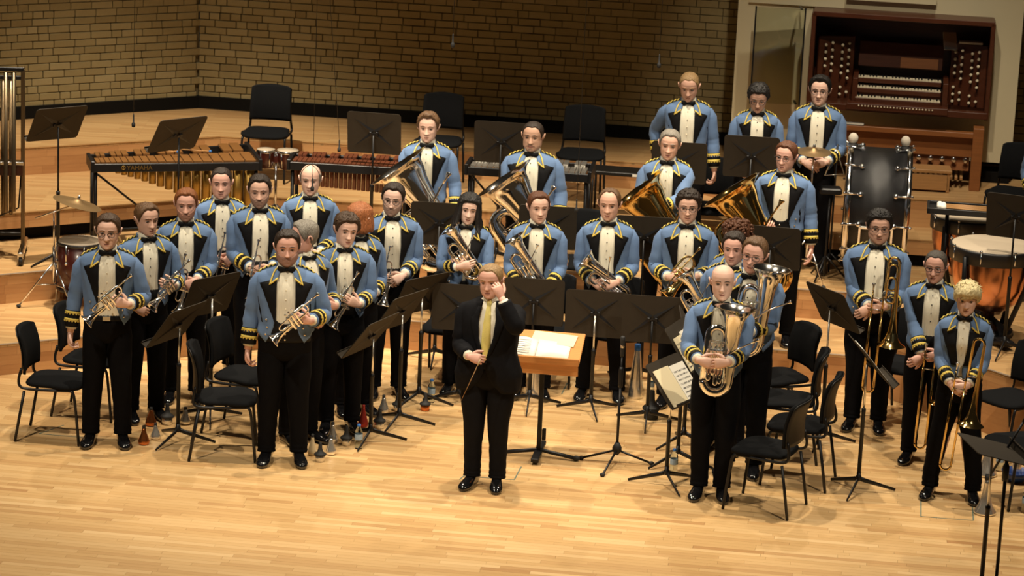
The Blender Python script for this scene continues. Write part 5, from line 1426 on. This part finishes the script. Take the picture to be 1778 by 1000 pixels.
player('bald man with grey sides standing behind the left cornets', (-1.715, 3.0, 0), 1.75, 'cornet', 'silver cornet of the bald man behind the cornets', cornet_down(-.02, .97),
       rz=6, hair='sides', hc='grey', armL=DOWNHOLD_L, armR=DOWNHOLD_R, sk=2, head=(-6, 2, 0))
player('stout bearded man at the front left in black waistcoat, right arm hanging', (-1.684, .387, 0), 1.795, 'cornet', 'silver cornet held diagonally by the stout bearded man at the front', cornet_diag(.06, 1.13),
       rz=4, hair='short', hc='dark', beard='full', waist='vest', armL=((.185, -.225, 1.11), (-.88, -.2, .28), (-.35, .85, .1), .9), sk=4, head=(2, 2, 0), girth=1.13, wide=1.06, jaw=1.1, belly=.02, feet=.12)
player('grey-haired man turned away behind the stout bearded cornet player', (-1.60, .92, 0), 1.75, rz=38, hair='short', hc='grey', armL=((.17, -.2, 1.08), (-.9, -.1, .2), (0, .9, 0), .8), armR=DOWNHOLD_R, sk=4, head=(-105, 4, 0), girth=1.05)
player('young man with brown swept hair right of the grey-haired man, cornet bell down', (-1.315, 1.26, 0), 1.74, 'cornet', 'silver cornet held upright by the young man with swept brown hair', aim((-.02, -.28, 1.08), (-.5, -.2, -.84), (-.6, -.5, .45)),
       rz=10, hair='messy', hc='brown', armL=((.10, -.245, 1.06), (-.55, -.25, .35), (-.35, .85, .1), .9), armR=P_HANG, sk=2, head=(10, 4, 6), glasses=False)
player('player with a red-gold bob half hidden behind the young cornet player', (-1.235, 1.76, 0), 1.71, rz=20, hair='bob', hc='red', fem=True, armL=DOWNHOLD_L, armR=DOWNHOLD_R, sk=5, head=(128, 4, 0))
player('dark-haired man in glasses with a short beard, right end of the cornet row', (-1.0, 2.28, 0), 1.78, 'cornet', 'silver cornet held bell down by the bearded man in glasses beside the tubas', cornet_down(-.06, 1.0),
       rz=10, hair='short', hc='dark', beard='full', glasses=True, armL=DOWNHOLD_L, armR=DOWNHOLD_R, sk=5, head=(-14, 4, 4), girth=1.06)
# horns, centre
player('woman with long dark wavy hair hugging a tenor horn', (-.387, 2.462, 0), 1.675, 'tenor_horn', 'silver tenor horn hugged by the long-haired woman', up((.13, -.26, 1.05), -38),
       rz=-4, hair='long', hc='black', fem=True, waist='closed', armL=((.02, -.27, 1.13), (-.75, -.1, .5), (.1, .95, 0), .45), armR=((.03, -.30, 1.16), (-.9, -.1, .25), (.0, .95, 0), .55), poleL=(.6, .2, -.8), poleR=(.6, .2, -.8), sk=5, head=(6, 3, 6), smile=.006)
player('young man with reddish-brown hair holding a tenor horn in the centre', (.186, 2.449, 0), 1.72, 'tenor_horn', 'silver tenor horn of the young man in the centre', up((.05, -.26, .95), -36),
       rz=-2, hair='short', hc='auburn', armL=((.12, -.22, .95), (-.7, -.25, -.4), (0, .9, -.2), .7), armR=((.13, -.22, .96), (-.6, -.3, -.4), (0, .9, -.2), .7), sk=2, head=(14, 2, 0))
player('smiling man with receding hair, hands clasped over a tenor horn', (.764, 2.471, 0), 1.767, 'tenor_horn', 'silver tenor horn under the clasped hands of the man with receding hair', up((.20, -.22, .86), -56),
       rz=-4, hair='receding', hc='mid', armL=P_CLASP_OVER, armR=P_CLASP_UNDER, sk=1, head=(-6, 2, 0), feet=.14, smile=.004)
player('man with dark spiky hair holding a brass flugelhorn', (1.40, 2.383, 0), 1.80, 'flugelhorn', 'yellow brass flugelhorn held bell down left', aim((-.02, -.29, 1.10), (-.62, -.25, -.74), (-.6, -.3, .7)), 'brass',
       rz=-4, hair='messy', hc='dark', armL=((.10, -.245, 1.09), (-.85, -.15, .0), (.1, .9, -.2), .6), armR=((.12, -.225, 1.07), (-.8, -.2, .1), (.1, .9, -.2), .5), glasses=True, sk=0, head=(0, 2, 0))
# tubas
TA_R = ((.10, -.28, .98), (-.3, -.5, .4), (.2, .8, 0), .6); TA_L = ((.275, -.10, .90), (-.35, -.4, -.8), (-.8, .2, 0), .5)
player('man with short brown hair leaning a silver tuba across his chest', (-.785, 4.1, .27), 1.75, 'tuba', 'silver tuba leaning left in front of the brown-haired man', up((.25, -.32, .45), -38),
       rz=-4, hair='quiff', hc='mid', armL=TA_L, armR=TA_R, sk=2, head=(-2, 2, 0))
player('heavily built shaven-headed man with a goatee holding a silver tuba', (.125, 3.95, .27), 1.74, 'tuba', 'silver tuba leaning left in front of the shaven-headed man', up((.26, -.36, .42), -38),
       rz=-6, hair='crop', hc='dark', beard='goatee', armL=TA_L, armR=TA_R, sk=3, head=(-6, 2, 0), girth=1.2, wide=1.08, jaw=1.14, belly=.03)
player('grey-haired man with arms folded over a golden tuba', (1.29, 3.8, .27), 1.75, 'tuba', 'golden tuba under the folded arms of the grey-haired man', up((.30, -.30, .42), -42), 'brass',
       rz=-8, hair='short', hc='grey', armL=((-.06, -.33, 1.10), (-.9, -.1, -.15), (.1, .9, -.2), .5), armR=((.13, -.28, 1.05), (-.5, -.3, -.3), (.1, .9, -.2), .4), poleL=(.8, .1, -.5), sk=1, head=(2, 4, 4))
player('tall man with red-brown hair holding a golden tuba at his side', (2.27, 3.5, .27), 1.75, 'tuba', 'golden tuba leaning against the red-haired man', up((.02, -.30, .46), -36), 'brass',
       rz=-12, hair='short', hc='auburn', waist='vest', armL=((.28, -.04, .85), (.05, -.2, -1), (-1, -.2, 0), .45), armR=TA_R, sk=4, head=(-14, 2, 2), glasses=True, girth=1.08)
# percussion
player('man with cropped light hair looking down, back row beside the organ', (1.52, 5.2, .54), 1.75, rz=-4, hair='crop', hc='light', armL=P_HANG, armR=((.26, .10, .95), (.2, .2, -1), (-1, -.2, 0), .4), waist='vest', sk=1, head=(-4, 16, 0), girth=1.04)
player('young man with black hair and glasses looking down, back row middle', (2.13, 5.0, .54), 1.71, rz=-2, hair='messy', hc='black', glasses=True, armL=P_LOW, armR=P_LOW, sk=0, head=(-4, 18, 0), girth=.96, sh=.95)
player('tall smiling man in glasses with hands clasped, back row right beside the bass drum', (2.68, 5.05, .54), 1.785, rz=-6, hair='quiff', hc='black', glasses=True, armL=P_CLASP_OVER, armR=P_CLASP_UNDER, sk=2, head=(-4, 0, 0), smile=.007)
player('percussionist at the right edge, only the blue sleeve in view', (4.70, 4.35, .54), 1.75, rz=-20, hair='short', hc='brown', armL=P_LOW, armR=P_LOW, sk=0)
# euphoniums and baritones
player('bald man at the front right hugging a silver euphonium', (1.538, .0, 0), 1.768, 'euphonium', 'silver euphonium held upright by the bald man at the front', up((-.01, -.275, .82), 3, 0, -4),
       rz=-6, hair='none', hc='dark', armL=((.085, -.37, 1.10), (-.88, -.1, -.10), (.1, .95, -.1), .5), armR=((.13, -.36, 1.10), (-.85, -.15, -.15), (.1, .95, -.1), .45), sk=2, head=(2, 0, 0), feet=.085)
player('smiling man in glasses behind the bald euphonium player', (1.80, .62, 0), 1.845, 'euphonium', 'silver euphonium clasped by the smiling man in glasses', up((.02, -.27, .92), 5, 0, -4),
       rz=-14, hair='short', hc='mid', glasses=True, armL=((.06, -.36, 1.12), (-.9, -.1, 0), (.1, .95, -.1), .5), armR=((.14, -.34, 1.05), (-.8, -.1, 0), (.1, .9, 0), .5), sk=4, head=(-4, 2, 6), girth=1.06, smile=.006)
player('dark-haired player half hidden behind the smiling man in glasses', (1.70, 1.18, 0), 1.75, 'tenor_horn', 'silver baritone bell showing left of the half-hidden dark-haired player', up((-.10, -.27, .98), -34),
       rz=-16, hair='short', hc='dark', armL=DOWNHOLD_L, armR=DOWNHOLD_R, sk=4, head=(2, 3, 0))
player('player with curly auburn hair hidden behind the dark-haired player', (1.76, 1.66, 0), 1.71, rz=-18, hair='curly', hc='auburn', armL=DOWNHOLD_L, armR=DOWNHOLD_R, sk=2, head=(-30, 6, 0), fem=True)
# trombones
player('stout dark-haired man in glasses holding a bass trombone', (2.90, 1.94, 0), 1.80, 'trombone', 'brass bass trombone held bell down by the stout man in glasses', up((.08, -.33, 1.10), 2), 'brass', dict(bass=True),
       rz=-10, hair='messy', hc='black', glasses=True, armL=((.10, -.28, 1.03), (-.7, -.3, -.1), (.1, .9, 0), .8), armR=((.02, -.27, 1.02), (.5, -.3, -.35), (.1, .9, 0), .7), sk=1, head=(8, 2, 0), girth=1.18, wide=1.06, jaw=1.12, belly=.03)
player('man with short greying hair and glasses between the other trombonists', (3.25, 1.10, 0), 1.69, 'trombone', 'brass trombone standing slide down before the greying man', up((.06, -.28, .90), 2), 'brass',
       rz=-12, hair='crop', hc='darkgrey', glasses=True, armL=((.10, -.24, .94), (-.7, -.3, -.2), (.1, .9, 0), .8), armR=((.03, -.25, .88), (.5, -.3, -.3), (.1, .9, 0), .7), sk=4, head=(-6, 4, 0), girth=1.06)
player('woman with short blonde fringe at the right front holding a trombone', (3.366, .227, 0), 1.665, 'trombone', 'brass trombone held bell down by the blonde woman', up((.05, -.30, 1.02), 5), 'brass',
       rz=-12, hair='fringe', hc='blonde', fem=True, waist='closed', armL=((.075, -.27, .97), (-.8, -.15, -.3), (.1, .9, -.2), .7), armR=((.06, -.25, .96), (-.75, -.2, -.4), (.1, .9, -.2), .6), sk=2, head=(4, 6, 0), feet=.17)
# conductor
player('stout conductor in black suit and yellow tie, hand raised to his brow', (-.146, .0, 0), 1.70, rz=-10, dress='suit', girth=1.17, belly=.04, hair='crop', hc='light', wide=1.06, jaw=1.12, sk=4, head=(-8, 4, -4),
       armL=((.125, -.235, 1.585), (-.42, .02, .85), (-.5, .8, -.1), 1.0), poleL=(.55, -.25, -1.0), armR=((.10, -.27, 1.07), (-.85, -.25, -.05), (.1, .9, -.3), .95), feet=.10)
bt = thing('baton', 'thin wooden conducting baton in the conductor\'s right hand', 'baton', M=PW((-.146, 0, 0), -10) @ Matrix.Scale(1.70 / 1.78, 4) @ aim((-.02, -.36, 1.07), (-.36, -.12, -.92)))
b = MB(); b.tube([(-.05, 0, 0), (-.03, 0, 0), (.0, 0, 0)], [.004, .008, .004], 8); b.build('grip', 'cork', bt)
b = MB(); b.tube([(0, 0, 0), (.30, 0, 0)], [.003, .0015], 6); b.build('shaft', 'pale_wood', bt)

# ------------------------------------------------------------------ chairs
chair(-3.46, .76, 0, 84, 'black chair nearest the left edge on the floor')
chair(-3.28, 1.42, 0, 78, 'black chair behind the far-left cornet player, against the first riser')
chair(-2.13, .50, 0, 94, 'front black chair left of the stout bearded man')
chair(-2.05, 1.12, 0, 72, 'black chair just behind the front one, left of the stout bearded man')
chair(1.92, -.21, 0, -114, 'front black chair beside the bald euphonium player, its shell toward the viewer')
chair(2.22, .45, 0, -106, 'second black chair back in the row right of the euphoniums')
chair(2.18, 1.10, 0, -98, 'third black chair back in the row right of the euphoniums')
chair(2.16, 1.74, 0, -66, 'rearmost black chair in the row right of the euphoniums')
chair(-.50, 2.86, 0, -8, 'black chair behind the long-haired woman')
chair(.32, 2.92, 0, -6, 'black chair behind the young tenor horn player')
chair(.90, 2.90, 0, -4, 'black chair behind the man with receding hair')
chair(1.55, 2.82, 0, -4, 'black chair behind the flugelhorn player')
chair(3.20, 2.28, 0, -40, 'black chair behind the stout bass trombone player')
chair(3.98, 1.42, 0, -52, 'black chair behind the blonde trombone player')
chair(3.86, .22, 0, -62, 'black chair at the right edge beside the low flat stand')
chair(-2.42, 6.72, .81, -4, 'empty black chair alone on the back riser at the left')
chair(-.76, 6.68, .81, -6, 'empty black chair on the back riser behind the brown-haired tuba player')
chair(.60, 6.35, .81, -6, 'empty black chair on the back riser right of the shaven-headed tuba player')
chair(4.55, 5.42, .81, -24, 'black chair on the upper riser at the right edge')
chair(.60, 4.22, .27, -8, 'black chair at the right of the shaven-headed tuba player')
chair(1.80, 5.45, .54, -6, 'black chair behind the man with cropped light hair')

# ------------------------------------------------------------------ music stands
stand(-3.99, 4.06, .54, 36, 1.23, 'black stand on the second riser beside the tubular bells', 34, 40, False)
stand(-2.95, 4.12, .27, 40, 1.44, 'black stand in front of the marimba', 34, 10, False)
stand(-1.30, 4.90, .54, -8, 1.11, 'black stand in front of the xylophone', 10, 0, False)
stand(-.155, 4.78, .54, -6, 1.10, 'black stand beside the head of the shaven-headed tuba player', 10, 0, False)
stand(1.43, 4.62, .54, -6, 1.02, 'black stand before the man with cropped light hair', 10, 0, False)
stand(2.06, 4.52, .54, -6, 1.12, 'black stand before the young black-haired percussionist', 10, 0, False)
stand(4.06, 2.42, .54, -22, 1.14, 'black stand in front of the timpani at the right', 14, 0, False)
stand(-.64, 3.35, 0, -4, 1.20, 'black stand between the bearded man in glasses and the long-haired woman', 10, 0, False)
stand(.275, 3.22, 0, -4, 1.24, 'black stand just behind the young tenor horn player', 10, 0, False)
stand(1.086, 3.05, 0, -4, 1.225, 'black stand between the tenor horn and flugelhorn players', 10, 0, False)
stand(2.13, 2.85, 0, -12, 1.235, 'black stand below the red-haired tuba player', 14, 0, False)
stand(-2.52, .74, 0, 62, .92, 'black stand sideways before the ginger-bearded cornet player', 36, 30)
stand(-2.34, 1.36, 0, 46, 1.00, 'black stand behind the sideways one, left of the stout bearded man', 26, 80)
stand(-1.05, .96, 0, 64, .84, 'front black stand in the row between the cornets and the conductor', 38, 40)
stand(-.85, 1.42, 0, 58, .92, 'middle black stand in the row between the cornets and the conductor', 34, 40)
stand(-.72, 2.06, 0, 46, .90, 'rear black stand in the row between the cornets and the conductor', 28, 35)
stand(-.40, 2.12, 0, -4, .80, 'black stand left of the conductor before the long-haired woman', 2, 30, True)
stand(.18, 2.10, 0, -4, .88, 'black stand directly right of the conductor\'s raised arm', 2, 0, False)
stand(.68, 2.03, 0, -5, .82, 'black stand before the man with receding hair', 2, 15)
stand(1.13, 1.78, 0, -5, .86, 'black stand before the flugelhorn player', 2, 0, False)
_, SM1 = stand(1.22, .20, 0, -122, .80, 'black stand turned sideways with music, nearest the bald euphonium player', 40, 20)
_, SM2 = stand(1.33, .74, 0, -112, .94, 'black stand with music behind the front one, left of the bald man', 34, 60)
stand(1.40, 1.24, 0, -90, .90, 'black stand mostly hidden behind the bald euphonium player', 34, 40)
stand(2.50, 1.44, 0, -58, 1.10, 'black stand with its back to the viewer above the empty chairs', 30, 40)
_, SM3 = stand(2.67, .26, 0, -82, 1.00, 'black stand sideways before the trombones with white music', 40, 60)
stand(3.27, -1.95, 0, -80, 1.02, 'low flat black stand in the bottom right corner', 76, 0)
sheet_music(SM1, -.12, .21, .30, 'white printed music page on the front sideways stand'); sheet_music(SM1, .10, .22, .31, 'yellowed booklet beside the white page on the front sideways stand', True, False)
sheet_music(SM2, -.06, .22, .30, 'white printed music on the second sideways stand'); sheet_music(SM2, .12, .18, .28, 'yellowed music part on the second sideways stand', True)
sheet_music(SM3, -.05, .24, .32, 'white music part on the trombone stand', False, True)

# conductor's desk
LM = Matrix.Translation((.26, .80, 0)) @ Matrix.Rotation(R(-7), 4, 'Z')
t = thing('conductor_desk', 'light wooden conductor\'s desk on a black pedestal', 'music desk', M=LM)
TT = Matrix.Translation((.02, 0, .87)) @ Matrix.Rotation(R(17), 4, 'X')
def lb(name_, c, d, m, par=t, bev=.004, M=None):
    b = MB(); b.box((0, 0, 0), d, 0, bev); return b.build(name_, m, par, (M or Matrix.Identity(4)) @ Matrix.Translation(c))
lb('top_board', (0, 0, 0), (.56, .44, .020), 'desk_wood', M=TT); lb('lip', (0, -.222, .022), (.56, .016, .062), 'desk_wood', M=TT); lb('shelf_front', (0, -.19, -.07), (.54, .02, .10), 'desk_wood', M=TT)
lb('column', (0, .0, .45), (.034, .034, .80), 'black_metal'); lb('column_knob', (.03, .05, .16), (.03, .03, .09), 'black_metal')
lb('base_bar', (0, 0, .035), (.06, .50, .03), 'black_metal')
b = MB(); b.tube([(-.30, -.06, .02), (0, 0, .05), (.30, -.06, .02)], .016, 8); b.build('foot', 'black_metal', t)
for sx in (-1, 1): b = MB(); b.ball((sx * .30, -.06, .022), (.03, .022, .022), 8, 6); b.build('rubber_foot', 'rubber', t)
SM = LM @ TT
t = thing('open_score', 'open white conductor\'s score on the wooden desk', 'score', M=SM @ Matrix.Translation((-.06, -.07, .011)))
g = [[Vector((x, y, .004 + .030 * math.sin(max(0, min(1, (-x) / .24)) * PI) * (1 - .2 * y))) for x in np.linspace(-.24, 0, 12)] for y in (-.13, .13)]
b = MB(); b.sheet(g, .002, out=Vector((0, 0, 1))); b.build('left_page', 'paper', t)
g = [[Vector((x, y, .004 + .014 * math.exp(-x * 9))) for x in np.linspace(0, .25, 10)] for y in (-.13, .13)]
b = MB(); b.sheet(g, .002, out=Vector((0, 0, 1))); b.build('right_page', 'paper', t)
b = MB()
for i in range(7): b.box((-.13, -.10 + .03 * i, .0385), (.16, .004, .0006))
q = b.build('printed_staves', 'ink', t); q['kind'] = 'stuff'
t = thing('score_booklet', 'yellowish score lying behind the open score on the desk', 'score', M=SM @ Matrix.Translation((.05, .10, .011)) @ Matrix.Rotation(R(-6), 4, 'Z'))
lb('pages', (0, 0, .005), (.34, .16, .010), 'paper_aged', t, .001)

# microphones
def hang_mic(x, y, z, label, sway=(0, 0), L=.10):
    t = thing('hanging_microphone', label, 'microphone', (x, y, z), 0, 'hanging microphones')
    b = MB(); b.lathe([(.006, 0), (.014, .004), (.016, .02), (.014, .035), (.007, .042), (.006, L), (.004, L + .01)], 12); b.build('capsule', 'rubber', t)
    b = MB(); b.tube([(0, 0, L), (sway[0], sway[1], 7.6 - z)], .0024, 5); b.build('cable', 'black_metal', t)
hang_mic(-3.14, 2.6, 2.08, 'microphone hanging before the left brick wall'); hang_mic(-.55, 2.0, 2.95, 'microphone hanging high above the brown-haired tuba player'); hang_mic(1.08, 2.0, 2.86, 'microphone hanging high left of the organ')
hang_mic(.49, 2.2, 1.62, 'microphone hanging low beside the man with receding hair'); hang_mic(-1.64, 2.2, 1.70, 'microphone hanging before the bald man\'s face'); hang_mic(-1.56, 4.2, 1.62, 'microphone on a thin slanting cable over the xylophone', (-.55, 0))
t = thing('microphone_stand', 'straight microphone stand with tripod foot right of the wooden desk', 'microphone stand', (.86, .72, 0), R(0))
b = MB(); b.tube([(0, 0, .08), (0, 0, .62)], .011, 10); b.tube([(0, 0, .60), (0, 0, .86)], .008, 10); b.build('pole', 'black_metal', t)
b = MB(); b.lathe([(.016, .60), (.018, .62), (.018, .74), (.014, .76)], 12); b.build('clutch', 'black_metal', t)
b = MB(); b.lathe([(.012, .06), (.036, .09), (.036, .12), (.016, .16)], 14); b.build('hub', 'rubber', t)
for k, a in enumerate((175, 245, -8)):
    b = MB(); b.tube([(.0, 0, .10), (.27 * math.cos(R(a)), .42 * math.sin(R(a)) if k == 1 else .27 * math.sin(R(a)), .015)], .009, 8); l = b.build('leg', 'black_metal', t)
    f = MB(); f.ball((.27 * math.cos(R(a)), .42 * math.sin(R(a)) if k == 1 else .27 * math.sin(R(a)), .016), (.022, .016, .016), 8, 6); f.build('rubber_foot', 'rubber', l)
b = MB(); b.lathe([(.010, .84), (.016, .86), (.016, .95), (.019, .97), (.019, .995), (.012, 1.005)], 14); b.build('microphone', 'rubber', t)
b = MB(); b.lathe([(.0165, .915), (.0168, .917), (.0168, .935), (.0165, .937)], 14, caps=False); b.build('band', 'chrome', t)
t = thing('microphone_stand', 'microphone on a short boom in the bottom right corner', 'microphone stand', (3.40, -1.78, .0))
b = MB(); b.tube([(0, 0, .05), (0, 0, .94)], .012, 10); b.build('pole', 'black_metal', t)
b = MB(); b.lathe([(.13, 0), (.13, .014), (.03, .03), (.02, .05)], 24); b.build('base', 'black_metal', t)
b = MB(); b.tube([(-.10, .0, .82), (.10, .0, 1.22)], .009, 8); b.build('boom', 'black_metal', t)
b = MB(); b.tube([(.09, 0, 1.20), (.12, 0, 1.26), (.155, 0, 1.33), (.165, 0, 1.35), (.17, 0, 1.36)], [.012, .014, .020, .019, .010], 12); b.build('microphone', 'rubber', t)
b = MB(); b.lathe([(.02, .78), (.024, .80), (.024, .88), (.016, .90)], 12); b.build('clutch', 'black_metal', t)

# ------------------------------------------------------------------ mutes, bottles
cone_mute(-2.77, .65, 'copper straight mute in front, beside the far-left player\'s shoe'); cone_mute(-2.70, .80, 'silver straight mute just behind the front copper one', 'alu', .13, .042)
cone_mute(-2.78, 1.14, 'copper straight mute farther back by the second player\'s shoe'); cup_mute(-2.66, 1.2, 'black and silver cup mute between the copper and silver mutes', s=1.15); cone_mute(-2.52, 1.22, 'silver straight mute right of the cup mute near the sideways stand', 'alu', .14, .045)
cup_mute(-1.40, .42, 'black and silver cup mute foremost beside the stout man\'s shoes'); cone_mute(-1.47, .56, 'pale slim cone mute behind the foremost cup mute', 'cork', .17, .036); cone_mute(-1.33, .60, 'silver straight mute right of the pale slim cone', 'alu', .15, .042)
cone_mute(-1.34, .90, 'silver straight mute with red tip near the stout man', 'alu', .17, .045); cup_mute(-1.23, .86, 'black and silver cup mute left of the front water bottle', s=1.05); cone_mute(-1.13, 1.36, 'red straight mute behind the front stand', 'red_mute', .18, .042)
cup_mute(-1.00, 1.34, 'black and silver cup mute beside the red mute', s=1.1); cone_mute(-.99, 1.76, 'silver straight mute before the shoes of the man in glasses', 'alu', .15, .045); cup_mute(-.88, 1.84, 'black and silver cup mute right of the silver one, near the middle stand'); cup_mute(-.66, 1.88, 'black cup mute at the foot of the rear cornet stand', lid='copper_mute')
horn_mute(-.36, 2.36, 'tall silver horn mute left of the conductor'); horn_mute(.215, 2.28, 'tall silver horn mute below the wooden desk'); horn_mute(1.06, 2.52, 'tall silver horn mute beside the man with receding hair')
cup_mute(1.17, 1.93, 'large black cup mute at the foot of the flugelhorn stand', lid='rubber', s=1.6)
bell_mute(3.57, -.14, 'silver trombone mute standing before the low flat stand'); bell_mute(3.72, .80, 'silver trombone mute under the chair at the right edge')
t = thing('mute_bowl', 'dark blue bowl holding an upturned mute at the right edge', 'bowl', (3.93, .68, 0))
b = MB(); b.lathe([(.05, 0), (.06, .004), (.10, .05), (.115, .085), (.112, .086), (.095, .05), (.05, .012), (.002, .01)], 26); b.build('bowl', 'blue_bowl', t)
b = MB(); b.lathe([(.05, .02), (.036, .12), (.03, .20), (.026, .205)], 20); b.build('mute_cone', 'alu', t)
bottle(-1.13, .78, 'clear water bottle between the cornet mutes and the front stand'); bottle(-.62, 2.12, 'clear water bottle by the rear cornet stand'); bottle(.04, 2.44, 'clear water bottle half hidden behind the conductor'); bottle(1.19, 2.60, 'clear water bottle behind the flugelhorn stand'); bottle(1.29, .50, 'clear water bottle beside the bald euphonium player\'s stands')
bottle(3.88, -.08, 'clear water bottle with green cap at the right edge', cap='green_cap'); bottle(3.84, .92, 'clear bottle with green cap under the right-hand chair', cap='green_cap')
# marks inlaid in the floor
def mark(p, q):
    a, c = Vector((*p, 0)), Vector((*q, 0)); d = c - a
    b = MB(); b.box((d.length / 2, 0, .0008), (d.length, .010, .0016)); b.build('trapdoor_joint', 'tape', floor, Matrix.Translation(a) @ Matrix.Rotation(math.atan2(d.y, d.x), 4, 'Z'))
for p, q in (((-.28, .27), (-.33, .12)), ((.13, .5), (.08, .17)), ((.08, .17), (-.30, .20)), ((3.13, .11), (3.08, -.28)), ((3.08, -.28), (3.46, -.32)), ((3.46, -.32), (3.5, 0)), ((.5, 2.86), (.45, 2.52)), ((-3.6, .80), (-3.45, 1.05)), ((-3.6, .80), (-3.15, .74))): mark(p, q)
